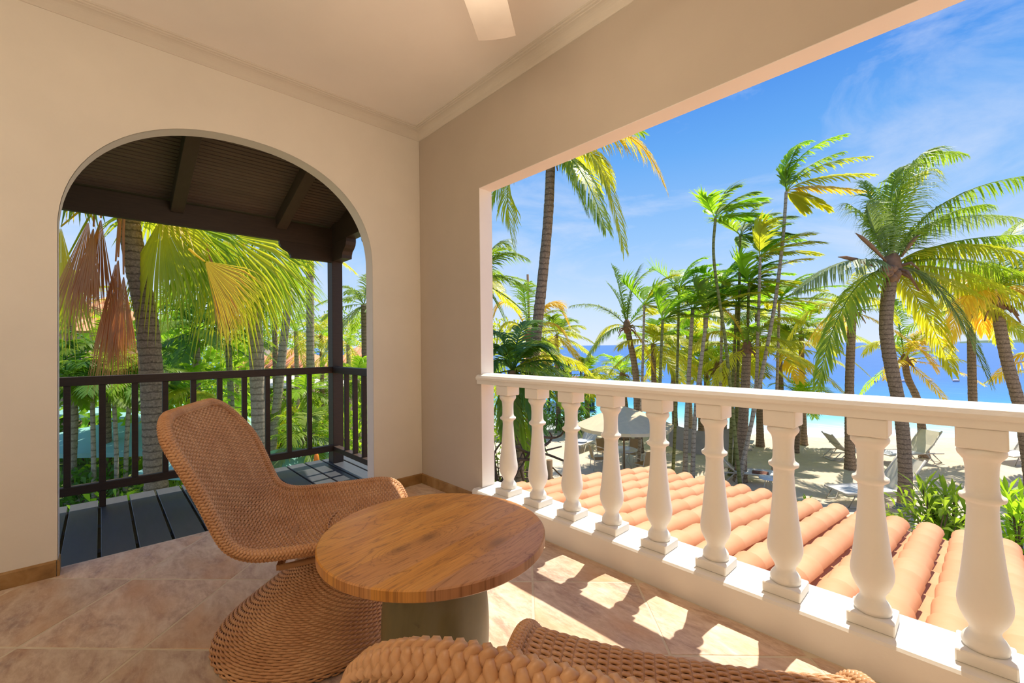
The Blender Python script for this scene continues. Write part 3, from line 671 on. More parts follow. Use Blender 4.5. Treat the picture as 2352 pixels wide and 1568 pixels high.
m = MB(); m.tube(np.array([(0.19, -0.2, 0.42), (0.1, -0.30, 0.425), (-0.1, -0.33, 0.42)]), 0.012, 8); m.tube(np.array([(0.19, 0.2, 0.42), (0.1, 0.30, 0.425), (-0.1, 0.33, 0.42)]), 0.012, 8)
m.bar((-0.1, -0.33, 0.42), (-0.1, 0.33, 0.42), 0.02); m.build('seat_frame', WICKD, chair)
c2 = copy_tree(chair); c2.location = (3.185, -1.408, 0); c2.rotation_euler = (0, 0, math.radians(121.5))
c2['label'] = 'brown woven wicker chair cut by the bottom edge, right in front of the camera'
# ------------------------------------------------------------------ ground, beach, sea, far land
def disp(x, y): return 0.10*math.sin(x*0.31+1)*math.sin(y*0.27)+0.06*math.sin(x*0.9+y*0.7)+0.03*math.sin(x*2.1-y*1.7)
gx = np.linspace(-60, 60, 121); gy = np.linspace(-2, 62, 86)
G = np.zeros((len(gx), len(gy), 3))
for i, x in enumerate(gx):
    for j, y in enumerate(gy):
        sd = x*SHN[0]+y*SHN[1]-SHD; z = GZ+disp(x, y)*0.6-max(0, (sd+2.5))*0.055
        G[i, j] = (x, y, z)
m = MB(); m.grid(G); struct(m.build('sand_beach', SAND))
m = MB(); m.grid(np.array([[(x, y, GZ-0.16) for y in (-60, -20, 0, 30, 80)] for x in (-90, -40, 0, 60)])); struct(m.build('garden_ground', SOIL))
m = MB(); m.box2((-70, -40, GZ-0.1), (-7.6, 6.6, GZ+0.12)); m.box2((-7.6, -20, GZ-0.1), (-0.13, 6.0, GZ+0.10)); struct(m.build('garden_bed', SOIL))
def shp(al, d): return (SHN[1]*al+SHN[0]*(SHD+d), -SHN[0]*al+SHN[1]*(SHD+d))
A_ = list(np.concatenate([[-3000, -600, -200], np.linspace(-100, 120, 23), [250, 700, 3000]])); B_ = list(np.concatenate([np.linspace(-1.5, 60, 24), [90, 150, 300, 800, 3300]]))
m = MB(); m.grid(np.array([[(*shp(a, b), GZ-0.10) for b in B_] for a in A_]), flip=True); struct(m.build('sea', SEA))
m = MB(); px = np.linspace(2205, 3400, 40); G = []
for r_ in (0, 1, 2, 3):
    G.append([])
    for i, x in enumerate(px):
        D = 900+40*r_; p = PD(x, 792, D); h = (6+5*math.sin(i*1.3)*0.5+3*math.sin(i*3.1))*min(1, i/6.0)
        G[-1].append((p[0], p[1], GZ-0.5 if r_ in (0, 3) else GZ+max(0.5, h+3)))
m.grid(np.array(G)); struct(m.build('far_land', LAND))
# ------------------------------------------------------------------ tiled roof below the balustrade
RY0, RY1, RXL, PITCH, SLP = 0.125, 5.05, -0.52, 0.300, 0.13
def rz_(y): return -1.075-SLP*(y-RY1)
tr_ = thing('tiled_roof', 'orange terracotta barrel tile roof directly below the balustrade', 'roof', (3.0, 2.6, rz_(2.6)))
TO = np.array((3.0, 2.6, rz_(2.6)))
def half_tube(L, r0, r1, up, k=7, th=0.012, lip=0.0):
    m = MB(); a = np.linspace(0.0, PI, k); G = []
    for rr in (0, th):
        for yy, r in ((0, r0), (L, r1)):
            G.append([(math.cos(t)*(r-rr), yy, up*(math.sin(t)*(r-rr))*0.82) for t in a])
    fl = up < 0
    m.grid(np.array([G[0], G[1]]), flip=fl); m.grid(np.array([G[3], G[2]]), flip=fl)
    m.grid(np.array([G[1], G[3]]), flip=fl, smooth=False); m.grid(np.array([G[2], G[0]]), flip=fl, smooth=False); return m
ROWS = 12; EXPO = (RY1-RY0)/ROWS; rot = math.atan(SLP)
for c in range(21):
    xc = RXL+PITCH*c
    for kind in ('pan', 'cover'):
        if kind == 'pan' and c == 20: continue
        for r in range(ROWS):
            y = RY0+EXPO*r
            key = '_t_'+kind
            if key not in globals():
                mm = half_tube(EXPO+0.075, 0.103 if kind == 'cover' else 0.095, 0.126 if kind == 'cover' else 0.085, 1 if kind == 'cover' else -1, 9 if kind == 'cover' else 5)
                o = mm.build('roof_tile' if kind == 'cover' else 'pan_tile', TERRA, tr_); globals()[key] = o.data
            else: o = link('roof_tile' if kind == 'cover' else 'pan_tile', globals()[key], tr_)
            dx = 0.0 if kind == 'cover' else PITCH/2
            o.location = (xc+dx-TO[0]+random.uniform(-.003, .003), y-0.02-TO[1], rz_(y-0.02)-TO[2]+(0.03 if kind == 'cover' else 0.035)+random.uniform(-.002, .002))
            o.rotation_euler = (-rot+(0.040 if kind == 'cover' else 0.02), 0, random.uniform(-.006, .006))
m = MB(); m.prism([(RY0-TO[1], rz_(RY0)-0.10-TO[2]), (RY1-0.05-TO[1], rz_(RY1)-0.10-TO[2]), (RY1-0.05-TO[1], rz_(RY1)-0.22-TO[2]), (RY0-TO[1], rz_(RY0)-0.22-TO[2])], 0, RXL-0.05-TO[0], RXL+PITCH*20-TO[0]); m.build('roof_deck', POSTW, tr_)
for i, x in enumerate((0.0, 3.0, 5.6)):
    m = MB(); m.box2((x-0.09-TO[0], 4.6-TO[1], GZ-TO[2]), (x+0.09-TO[0], 4.78-TO[1], rz_(4.7)-0.2-TO[2]), 0.01); m.build('roof_column', WHITE, tr_)

# ------------------------------------------------------------------ palms
WIND = CR*0.85+CF*0.25
def trunk(name, P, r0, r1, mat, root, flare=1.35, k=10, ring=0.11):
    P = catmull(np.asarray(P, float), 60); d = np.concatenate([[0], np.cumsum(np.linalg.norm(np.diff(P, axis=0), axis=1))]); n = max(8, int(d[-1]/ring))*2
    T = np.linspace(0, d[-1], n+1); Q = np.stack([np.interp(T, d, P[:, i]) for i in range(3)], 1)
    f = T/d[-1]; r = r0+(r1-r0)*f; r = r*(1+(flare-1)*np.exp(-f*14)); r[::2] *= 1.025; r *= 1+0.02*rng.standard_normal(n+1)
    m = MB(); m.tube(Q-np.asarray(root.location), r, k); return m.build(name, mat, root)
def frond(name, p0, c1, p2, L, mat, root, n=34, ll=0.5, lw=0.04, hang=0.6, ang=0.95, wind=0.25, stem=0.018, start=0.14, curl=0.0):
    """pinnate leaf along the Bezier p0-c1-p2; leaflets bend down (hang) and downwind"""
    T = np.linspace(0, 1, 14)[:, None]; O = np.asarray(root.location); p0, c1, p2 = [np.asarray(x, float)-O for x in (p0, c1, p2)]
    P = (1-T)**2*p0+2*T*(1-T)*c1+T*T*p2
    m = MB(); m.tube(P, np.linspace(stem, stem*0.25, 14), 5, False)
    t = np.linspace(start, 1.0, n); t = np.repeat(t, 2)[:, None]; side = np.tile([1.0, -1.0], n)[:, None]
    t = np.clip(t+rng.uniform(-0.4, 0.4, t.shape)/n, start*0.9, 1)
    B = (1-t)**2*p0+2*t*(1-t)*c1+t*t*p2; Tg = 2*(1-t)*(c1-p0)+2*t*(p2-c1); Tg /= np.linalg.norm(Tg, axis=1)[:, None]+1e-9
    S1 = np.cross(Tg, np.array([0, 0, 1.0])); S1 /= np.linalg.norm(S1, axis=1)[:, None]+1e-6; Up = np.cross(S1, Tg)
    a = ang*(1-0.45*t)+rng.uniform(-.12, .12, t.shape)
    D = Tg*np.cos(a)+S1*side*np.sin(a)+Up*0.22
    prof = np.sin(PI*np.clip(0.12+0.80*t, 0, 1))**0.7
    Ln = ll*prof*rng.uniform(0.82, 1.1, t.shape)
    W = np.cross(D, Up); W /= np.linalg.norm(W, axis=1)[:, None]+1e-6
    g = np.array([0, 0, -1.0]); wv = WIND*wind
    pts = []
    for u, w in ((0.0, 0.55), (0.35, 1.0), (0.7, 0.75), (1.0, 0.0)):
        bend = (g*hang*rng.uniform(0.8, 1.2, t.shape)+wv)*u*u
        dirv = D*u+bend*0.75
        nr = np.linalg.norm(D+bend*0.75, axis=1)[:, None]
        C_ = B+dirv*Ln/nr*1.05
        pts.append((C_+W*lw*w/2, C_-W*lw*w/2))
    V = np.stack([pts[0][0], pts[0][1], pts[1][0], pts[1][1], pts[2][0], pts[2][1], pts[3][0]], 1); k = len(V); o = np.arange(k)[:, None]*7
    m.add(V, [np.vstack([o+np.array([[0, 1, 3, 2]]), o+np.array([[2, 3, 5, 4]])]), o+np.array([[4, 5, 6]])], False)
    return m.build(name, mat, root)
def auto_crown(root, c, L, n, mats, ll=0.5, lw=0.045, hang=0.7, wind=0.25, elev=(75, -35), nl=30, ang=0.95, droop=0.75, stem=0.018, seed=0):
    r_ = random.Random(seed*13+5)
    for i in range(n):
        az = i*2.399963+r_.uniform(-.25, .25); f = (i+0.5)/n; el = math.radians(elev[0]+(elev[1]-elev[0])*f**0.85+r_.uniform(-8, 8))
        d = np.array([math.cos(az)*math.cos(el), math.sin(az)*math.cos(el), math.sin(el)]); d = d+WIND*wind*0.9; d /= np.linalg.norm(d); l = L*r_.uniform(0.85, 1.1)
        h = np.array([d[0], d[1], 0])
        c1 = np.asarray(c)+d*l*0.55; p2 = np.asarray(c)+d*l*0.80+h*l*0.12+np.array([0, 0, -droop*l*0.45])+WIND*wind*l*0.3
        mt = mats[min(len(mats)-1, int(f*len(mats)))] if r_.random() < 0.75 else r_.choice(mats)
        frond('frond', c, c1, p2, l, mt, root, nl, ll, lw, hang, ang, wind, stem)
def heart(root, c, r, mat=HEARTM, n=9):
    """fibrous base of the crown with a few cut leaf stalks"""
    m = MB(); c = np.asarray(c)-np.asarray(root.location); m.lathe([(r*0.7, -r*2.0), (r*1.05, -r*1.0), (r*1.15, 0), (r*0.9, r*1.4), (r*0.4, r*2.2)], c, 10)
    for i in range(n):
        a = i*2.4; d = np.array([math.cos(a), math.sin(a), 0.2-0.12*i]); m.tube(np.array([c, c+d*r*2.0, c+d*r*2.8+np.array([0, 0, -r*1.2])]), [r*0.3, r*0.2, r*0.1], 5)
    m.build('crown_base', mat, root)
def palm(name, label, cat, tr, r0, r1, mat, group=None, ground=True):
    """tr: [(px, py, D), ...] from the foot up; the foot is set down on the ground"""
    P = [PD(*q) for q in tr]
    b = P[0]
    if abs(b[2]-GZ) > 0.02:
        if b[2] > GZ: P.insert(0, np.array([b[0]+(b[0]-P[1][0])*0.15, b[1]+(b[1]-P[1][1])*0.15, GZ-0.05]))
        else:
            k = (GZ-P[1][2])/(b[2]-P[1][2]); P[0] = P[1]+(b-P[1])*k; P[0][2] = GZ-0.05
    root = thing(name, label, cat, P[0], 0, group); trunk('trunk', P, r0, r1, mat, root); return root, P[-1]
def pfr(root, c, specs, D, mats, **kw):
    """fronds given by where control and tip point: (cx, cy, tx, ty, dz of the tip, material)"""
    for i, (cx, cy, tx, ty, dz, mt) in enumerate(specs):
        L = 1; frond('frond', c, PD(cx, cy, D+dz*0.5), PD(tx, ty, D+dz), L, mats[mt] if isinstance(mt, int) else mt, root, **kw)
def fan_leaf(name, p0, d, up, L, spread, mat, root, n=36, pet=0.6, droop=0.5, w=0.045, stemmat=None, split=0.45, closed=0.0):
    """palmate leaf: a stalk p0 -> hub, then n ribs that spread in a fan and split near the tip"""
    O = np.asarray(root.location); p0 = np.asarray(p0, float)-O; d = np.asarray(d, float); d /= np.linalg.norm(d); up = np.asarray(up, float); s1 = np.cross(d, up); s1 /= np.linalg.norm(s1); up = np.cross(s1, d)
    hub = p0+d*pet; m = MB(); m.tube(np.array([p0, (p0+hub)/2+up*0.02, hub]), [0.025, 0.02, 0.014], 5, False)
    a = np.linspace(-spread/2, spread/2, n)+rng.uniform(-.01, .01, n); Ls = L*(0.80+0.2*np.cos(a*0.8))*rng.uniform(0.88, 1.06, n)
    D = d*np.cos(a)[:, None]+s1*np.sin(a)[:, None]; W = -d*np.sin(a)[:, None]+s1*np.cos(a)[:, None]
    zig = up*0.5
    pts = []
    for u, ww in ((0.03, 0.15), (split, 1.0), (0.75, 0.75), (1.0, 0.0)):
        wid = ww*min(1.0, 1)*(Ls*u*spread/n*0.56+0.004 if u <= split+1e-6 else Ls*split*spread/n*0.56*(1.0 if u < 0.9 else 0))
        c = hub+D*(Ls*u)[:, None]+np.array([0, 0, -1.0])*(droop*Ls*u**2.2)[:, None]*rng.uniform(0.8, 1.2, (n, 1))
        wid = np.asarray(wid)[:, None]
        pts.append((c+W*wid+zig*wid*0.7, c, c-W*wid+zig*wid*0.7))
    V = np.stack([pts[0][0], pts[0][1], pts[0][2], pts[1][0], pts[1][1], pts[1][2], pts[2][0], pts[2][1], pts[2][2], pts[3][1]], 1); o = np.arange(n)[:, None]*10
    q = [o+np.array([x]) for x in ([[0, 1, 4, 3]], [[1, 2, 5, 4]], [[3, 4, 7, 6]], [[4, 5, 8, 7]])]
    q = np.vstack([x.reshape(-1, 4) for x in q]); t = np.vstack([(o+np.array([[6, 7, 9]])), (o+np.array([[7, 8, 9]]))])
    m.add(V, [q, t], False); return m.build(name, mat, root)
def bush(name, label, cat, c, R, n, mat, ll=0.25, lw=0.06, stems=6, group=None, seed=1, flat=1.0, stemm=BRANCH):
    """leafy shrub standing at c (on the ground): stems and separate leaf blades"""
    g = np.random.default_rng(seed); R = np.asarray(R, float); root = thing(name, label, cat, c, 0, group)
    m = MB()
    for i in range(stems):
        a = g.uniform(0, 2*PI); e = np.array([math.cos(a)*R[0]*0.55, math.sin(a)*R[1]*0.55, R[2]*g.uniform(1.1, 1.7)]); m.tube(np.array([(0, 0, 0), e*0.5+np.array([0, 0, 0.15*R[2]]), e]), [0.03, 0.02, 0.008], 5, False)
    o = m.build('stems', stemm, root)
    u = g.standard_normal((n, 3)); u /= np.linalg.norm(u, axis=1)[:, None]; r = g.uniform(0.35, 1, n)[:, None]**0.6; P = u*r*R+np.array([0, 0, R[2]])
    P[:, 2] = np.maximum(P[:, 2], 0.05)
    D = u+np.array([0, 0, 0.45])+g.standard_normal((n, 3))*0.5; D /= np.linalg.norm(D, axis=1)[:, None]; W = np.cross(D, g.standard_normal((n, 3))); W /= np.linalg.norm(W, axis=1)[:, None]
    L = ll*g.uniform(0.6, 1.2, n)[:, None]; dn = np.array([0, 0, -0.35])
    V = np.stack([P, P+D*L*0.45+W*lw/2, P+D*L*0.45-W*lw/2, P+D*L*0.95+dn*L], 1); k = np.arange(n)[:, None]*4
    m = MB(); m.add(V, [k+np.array([[0, 2, 3, 1]])], False); o = m.build('foliage', mat, root); o['kind'] = 'stuff'; return root
M5 = [LG, LY, LB, LO, LD, LA]
COCO = dict(ll=0.74, lw=0.046, hang=0.95, ang=0.95, wind=0.3, stem=0.026)
# --- sea side, in the wide opening
r, c = palm('coconut_palm', 'tall leaning coconut palm with its crown cut off by the top edge of the opening', 'palm', [(1222, 1120, 11), (1224, 1000, 11), (1225, 850, 11), (1233, 760, 11), (1246, 640, 11), (1259, 500, 11), (1266, 350, 11)], 0.155, 0.115, TRB)
pfr(r, c, [(1375, 265, 1432, 568, -1.2, 1), (1455, 220, 1528, 432, -0.6, 3), (1325, 330, 1390, 520, -2.0, 0), (1300, 350, 1345, 480, -0.4, 0), (1360, 300, 1400, 420, 0.4, 1), (1130, 290, 1178, 562, -0.3, 1), (1180, 300, 1120, 480, 0.5, 0)], 11, [LG, LY, LB, LO], n=58, **dict(COCO, ll=0.85, lw=0.036, hang=1.3, wind=0.12))
auto_crown(r, c, 3.2, 7, [LG, LY], elev=(80, 20), seed=1, nl=34, ll=0.6)
heart(r, c, 0.13)
r, c = palm('coconut_palm', 'coconut palm with windswept upright fronds, over the beige parasol', 'palm', [(1468, 1040, 20.8), (1464, 940, 20.8), (1459, 850, 20.8), (1440, 750, 20.8)], 0.19, 0.13, TRB)
pfr(r, c, [(1425, 650, 1408, 614, 0.5, 0), (1440, 640, 1500, 618, -0.3, 0), (1445, 660, 1470, 612, 0, 5), (1385, 685, 1312, 702, -0.5, 5), (1385, 745, 1338, 842, -0.5, 0), (1390, 730, 1365, 800, 0.8, 1), (1500, 740, 1548, 800, 0, 1), (1490, 700, 1560, 720, 0.6, 1), (1430, 690, 1395, 650, 0.5, 0), (1480, 690, 1520, 660, 0.5, 2), (1470, 760, 1500, 850, -0.5, 3)], 20.8, M5, n=48, **dict(COCO, ll=0.7, hang=0.7)); heart(r, c, 0.16)
r, c = palm('coconut_palm', 'short young coconut palm low over the beige parasol', 'palm', [(1438, 960, 24), (1432, 905, 24), (1430, 862, 24)], 0.2, 0.17, TRB); auto_crown(r, c, 2.3, 15, [LB, LG, LY, LY], elev=(82, -25), seed=3, ll=0.75, hang=0.6, wind=0.12); heart(r, c, 0.15)
r, c = palm('coconut_palm', 'stout coconut palm with a shaggy trunk top behind the slim palms', 'palm', [(1657, 985, 22), (1655, 920, 22), (1652, 845, 22)], 0.24, 0.3, TRB)
auto_crown(r, c, 3.0, 17, [LB, LG, LY, LY], elev=(82, -40), seed=4, ll=0.8, hang=0.9); heart(r, c, 0.24)
r, c = palm('coconut_palm', 'dark trunked coconut palm behind the crossing slim trunks', 'palm', [(1700, 1108, 16.3), (1705, 1000, 16.3), (1712, 880, 16.3), (1716, 800, 16.3)], 0.2, 0.14, TRB)
pfr(r, c, [(1790, 730, 1845, 850, -0.6, 1), (1770, 700, 1840, 740, 0.3, 1), (1650, 720, 1590, 800, 0.2, 1), (1680, 690, 1620, 700, 0.5, 3)], 16.3, M5, n=48, **COCO); auto_crown(r, c, 2.4, 9, [LG, LY], elev=(82, -20), seed=5); heart(r, c, 0.15)
SLIM = dict(ll=0.78, lw=0.075, hang=0.45, ang=0.62, wind=0.8, stem=0.018)
def slim(label, tr, r0, L, n, mats, seed, elev=(88, 12), **kw):
    r, c = palm('slim_palm', label, 'palm', tr, r0, r0*0.75, TRGR if seed % 2 else TRG, 'slender areca palms on the beach edge')
    auto_crown(r, c, L, n, mats, elev=elev, seed=seed, nl=24, droop=0.35, **dict(SLIM, **kw)); return r, c
slim('slim green palm nearest the beige parasol, leftmost of the slender palms', [(1520, 1090, 15.6), (1516, 900, 15.6), (1522, 735, 15.6)], 0.062, 1.75, 10, [LB, LG, LB], 11)
slim('slim ringed palm whose foot stands just past the roof, the left of a close pair', [(1573, 1107, 16.4), (1578, 940, 16.4), (1591, 710, 16.4)], 0.085, 1.9, 10, [LB, LB, LG], 12)
slim('slim ringed palm whose foot stands just past the roof, the right of a close pair', [(1590, 1110, 15.9), (1598, 940, 15.9), (1624, 720, 15.9)], 0.08, 1.9, 9, [LB, LY, LG], 14)
slim('slim green stemmed palm behind the close pair, crown hidden in the leaves', [(1676, 1085, 17), (1682, 900, 17), (1692, 700, 17)], 0.065, 1.9, 10, [LG, LB, LY], 13)
slim('slim palm with a ragged crown standing clear left of the tallest slim palm', [(1700, 1115, 15.4), (1668, 800, 15.4), (1640, 600, 15.4), (1643, 500, 15.4)], 0.06, 1.75, 9, [LG, LB], 15, (85, 10))
slim('slim palm with a bushy yellow crown below and left of the tallest slim palm', [(1698, 1118, 15.7), (1733, 920, 15.7), (1741, 760, 15.7), (1746, 590, 15.7)], 0.062, 1.9, 11, [LB, LY, LY], 16)
r, c = palm('slim_palm', 'tallest slim palm, leaning, its bright crown blown to the right against the sky', 'palm', [(1690, 1125, 15.5), (1735, 930, 15.5), (1776, 720, 15.5), (1797, 560, 15.5), (1806, 440, 15.5)], 0.07, 0.05, TRG, 'slender areca palms on the beach edge')
pfr(r, c, [(1790, 340, 1850, 325, 0.2, 2), (1815, 340, 1935, 310, -0.2, 2), (1850, 370, 1990, 360, 0.3, 1), (1850, 400, 2000, 400, -0.4, 1), (1840, 420, 1990, 440, 0, 3), (1830, 380, 1930, 350, 0.4, 0), (1840, 440, 1900, 480, 0.2, 1), (1820, 450, 1842, 480, 0.2, 1), (1800, 400, 1830, 340, -0.2, 0)], 15.5, M5, n=26, **dict(SLIM, hang=0.7))
r, c = palm('coconut_palm', 'big coconut palm with brown spathes, second from the right edge, its trunk crossing the handrail', 'palm', [(2078, 1178, 13.2), (2079, 1080, 13.2), (2070, 960, 13.2), (2040, 800, 13.2), (2036, 720, 13.2), (2048, 615, 13.2)], 0.165, 0.17, TRB, )
pfr(r, c, [(2030, 330, 2200, 352, 0.5, 0), (2120, 420, 2400, 400, -0.6, 0), (2095, 470, 2330, 500, 0.8, 5), (2160, 510, 2430, 610, -0.8, 1), (2200, 590, 2400, 720, 0.2, 1), (2160, 590, 2270, 872, -1.0, 5), (2110, 660, 2185, 850, 0.6, 1), (1950, 560, 1832, 662, -0.5, 5), (1935, 620, 1878, 880, -1.2, 0), (1960, 640, 1920, 760, 0.7, 1), (2020, 480, 1985, 420, 0.8, 0), (2000, 500, 1950, 470, 0.9, 0), (2060, 420, 2130, 390, 0.9, 1), (2120, 560, 2290, 560, 1.2, 1), (2130, 480, 2260, 470, 0.3, 0), (2150, 540, 2360, 540, -0.2, 0), (2170, 560, 2400, 650, 0.9, 0), (2140, 610, 2330, 740, 0.8, 1), (2030, 400, 2080, 380, 0.1, 0), (2050, 360, 2150, 340, -0.5, 0), (2000, 520, 1990, 470, 0.1, 5)], 13.2, M5, n=72, **dict(COCO, ll=1.0, lw=0.045, hang=1.2, wind=0.32))
heart(r, c, 0.22)
for a, b in (((2035, 600), (1965, 535)), ((2070, 590), (2110, 540)), ((2010, 612), (1925, 590))):
    m = MB(); p, q = PD(*a, 13.0)-np.asarray(r.location), PD(*b, 12.7)-np.asarray(r.location); m.tube(np.array([p, p*0.5+q*0.5+[0, 0, .05], q*0.8+p*0.2+[0, 0, .04], q]), [0.025, 0.06, 0.05, 0.01], 7); m.build('spathe', HEARTM, r)
m = MB(); 
for k in range(7): m.lathe([(0.01, -0.13), (0.10, -0.07), (0.125, 0.0), (0.10, 0.08), (0.01, 0.13)], np.array(PD(2040+9*(k % 4)-8, 618+10*(k//3), 12.85))-np.asarray(r.location), 10)
m.build('coconuts', HEARTM, r)
r, c = palm('coconut_palm', 'coconut palm leaning left at the right edge, yellow fronds hanging', 'palm', [(2372, 1130, 14.2), (2345, 950, 14.2), (2311, 820, 14.2), (2287, 695, 14.2)], 0.165, 0.15, TRB)
pfr(r, c, [(2200, 590, 2150, 720, 0.8, 1), (2230, 600, 2180, 780, -0.6, 3), (2260, 560, 2220, 640, 0.8, 1), (2300, 570, 2420, 640, 0.6, 1), (2330, 600, 2400, 760, -0.5, 3), (2340, 560, 2460, 560, 0.5, 0), (2290, 540, 2360, 500, 0.9, 0), (2240, 640, 2260, 760, 1.0, 3), (2250, 620, 2120, 650, 1.1, 3)], 14.2, M5, n=62, **dict(COCO, ll=0.95, lw=0.042, hang=1.4)); heart(r, c, 0.2)
r, c = palm('coconut_palm', 'straight coconut palm between two baluster tops, under the big palm\'s left fronds', 'palm', [(1953, 1078, 17.8), (1951, 960, 17.8), (1952, 850, 17.8), (1958, 715, 17.8)], 0.17, 0.14, TRB)
pfr(r, c, [(1870, 650, 1800, 800, 0.5, 1), (1900, 640, 1850, 700, 0.8, 0), (1900, 690, 1830, 830, 1.2, 3), (1990, 640, 2060, 740, 0.5, 1), (1960, 630, 2000, 600, 0.8, 1)], 17.8, M5, n=48, **COCO); auto_crown(r, c, 2.4, 9, [LY, LG, LO], elev=(80, -35), seed=21); heart(r, c, 0.15)
r, c = palm('coconut_palm', 'yellowing coconut palm nearest the shore, right of the big palm\'s trunk', 'palm', [(2124, 1052, 19.4), (2110, 930, 19.4), (2086, 870, 19.4), (2078, 828, 19.4)], 0.17, 0.12, TRB)
pfr(r, c, [(2030, 750, 1985, 810, 0.2, 1), (2060, 700, 2050, 690, 0.5, 0), (2110, 720, 2180, 760, 0.2, 3), (2100, 760, 2150, 850, -0.4, 3), (2120, 740, 2190, 800, 0.6, 3)], 19.4, M5, n=48, **COCO); auto_crown(r, c, 2.5, 11, [LB, LY, LO], elev=(85, -30), seed=22); heart(r, c, 0.14)
r, c = palm('coconut_palm', 'low young coconut palm spreading just over the handrail left of the straight palm', 'palm', [(1829, 1036, 20.5), (1833, 985, 20.5), (1846, 918, 20.5)], 0.11, 0.13, TRB); auto_crown(r, c, 2.1, 12, [LB, LG, LY], elev=(80, 5), seed=23, ll=0.65, hang=0.6, wind=0.05)
r, c = palm('coconut_palm', 'palm mostly beyond the right edge, golden frond tips over the water', 'palm', [(2440, 1120, 16), (2430, 980, 16), (2415, 850, 16)], 0.17, 0.14, TRB); pfr(r, c, [(2350, 800, 2282, 872, 0, 3), (2360, 790, 2310, 830, 0.5, 3)], 16, M5, n=30, **COCO); auto_crown(r, c, 2.2, 8, [LY, LO], seed=24)
r, c = palm('coconut_palm', 'yellow coconut palm right behind the tall leaning trunk', 'palm', [(1216, 1010, 17), (1216, 860, 17), (1215, 770, 17)], 0.17, 0.13, TRB)
pfr(r, c, [(1262, 640, 1305, 745, 0, 3), (1270, 700, 1312, 800, -0.3, 3), (1255, 670, 1290, 700, 0.5, 3), (1200, 640, 1200, 655, 0.5, 2), (1165, 650, 1135, 720, 0, 3), (1160, 700, 1140, 790, 0, 1), (1260, 760, 1305, 860, 0.3, 0)], 17, M5, n=48, **COCO); auto_crown(r, c, 2.3, 8, [LB, LY, LG], seed=25); heart(r, c, 0.14)
r, c = palm('coconut_palm', 'palm hidden by the corner pillar, only frond tips reach past it', 'palm', [(1085, 1100, 13), (1085, 800, 13), (1088, 640, 13)], 0.16, 0.12, TRG)
pfr(r, c, [(1140, 560, 1205, 590, -0.5, 0), (1150, 620, 1215, 662, -0.4, 0), (1130, 660, 1160, 740, 0, 0), (1140, 540, 1160, 560, 0.3, 5)], 13, M5, n=36, **COCO); auto_crown(r, c, 2.1, 10, [LG, LY], elev=(60, -40), seed=26)
# low palm with deep green drooping leaves close to the pillar
r, c = palm('coconut_palm', 'low deep green palm close to the pillar, fronds drooping behind the first balusters', 'palm', [(1192, 1130, 9.5), (1190, 1020, 9.5), (1178, 850, 9.5)], 0.11, 0.12, TRB)
pfr(r, c, [(1230, 740, 1290, 850, 0.3, 4), (1250, 800, 1330, 900, -0.6, 0), (1190, 720, 1230, 740, 0.8, 4), (1150, 730, 1120, 780, 0.2, 4), (1240, 850, 1325, 985, -0.3, 0), (1160, 860, 1130, 960, 0, 4), (1215, 860, 1240, 1040, -0.8, 4), (1190, 870, 1215, 1060, -0.6, 0), (1260, 860, 1340, 940, 0.7, 4), (1270, 780, 1345, 850, 1.2, 1), (1140, 790, 1100, 880, -0.5, 4), (1200, 760, 1260, 790, 1.5, 0), (1165, 900, 1165, 1010, -0.8, 0)], 9.5, M5, n=44, **dict(COCO, ll=0.60, lw=0.04, hang=0.9)); auto_crown(r, c, 1.5, 8, [LD, LG], elev=(75, 0), seed=27, ll=0.5)
for k, (x, y, D, L, lb) in enumerate(((1278, 770, 27, 2.6, 'small hazy palm left of the jetty roof'), (1345, 860, 27, 2.6, 'yellow green palm in front of the jetty rail'), (1545, 800, 25, 2.6, 'far palm behind the leftmost slim palm'), (1605, 830, 25, 2.5, 'far palm behind the close pair of slim trunks'), (1790, 800, 21, 2.8, 'broad palm filling the gap left of the straight palm'), (1740, 720, 22, 2.6, 'far palm behind the bushy yellow slim palm'), (1580, 760, 27, 2.6, 'far hazy palm high behind the slim palms'), (2230, 700, 17.5, 3.0, 'palm behind the right edge palm with golden hanging leaves'))):
    r, c = palm('coconut_palm', lb, 'palm', [(x+5, 960, D), (x+2, (y+960)/2, D), (x, y, D)], 0.16, 0.12, TRB); auto_crown(r, c, L, 14, [LB, LY, LG, LY] if k % 2 else [LG, LY, LY, LO], elev=(82, -35), seed=30+k, ll=0.85, nl=34, lw=0.07)
for k, (x, y, D, L, r0_, lb) in enumerate(((1480, 700, 17.5, 1.9, .06, 'slim palm with a low crown behind the leftmost slim palm'), (1560, 660, 17.2, 2.0, .06, 'slim palm rising behind the gap of the leftmost slim palms'), (1660, 650, 17.6, 2.1, .06, 'slim palm with a dense crown in the middle of its group'), (1720, 650, 16.6, 2.0, .06, 'slim palm with a dense crown next to the leaning slim trunks'), (1790, 690, 17.2, 2.0, .06, 'slim palm just right of the tallest slim palm trunk'), (1700, 540, 17.0, 1.9, .06, 'slim palm with an ash green crown high in the middle'))):
    slim(lb, [(x-14, 1080, D), (x-6, 900, D), (x, y, D)], r0_, L, 12, [LB, LB, LY] if k != 5 else [LA, LG], 60+k, (85, -15))
for k, (x, y, D, L, lb) in enumerate(((1500, 790, 21, 2.6, 'mid green palm right of the upright windswept palm'), (1690, 800, 20, 2.7, 'palm with hanging yellow fronds between the slim trunks'), (1840, 760, 22, 2.8, 'hazy palm under the left reaching frond of the big palm'), (1620, 700, 24, 2.8, 'far feathery palm high in the middle of the slim palms'))):
    r, c = palm('coconut_palm', lb, 'palm', [(x+5, 960, D), (x+2, (y+960)/2, D), (x, y, D)], 0.15, 0.11, TRB); auto_crown(r, c, L, 15, [LB, LY, LY], elev=(84, -38), seed=80+k, ll=0.9, nl=38, lw=0.06)
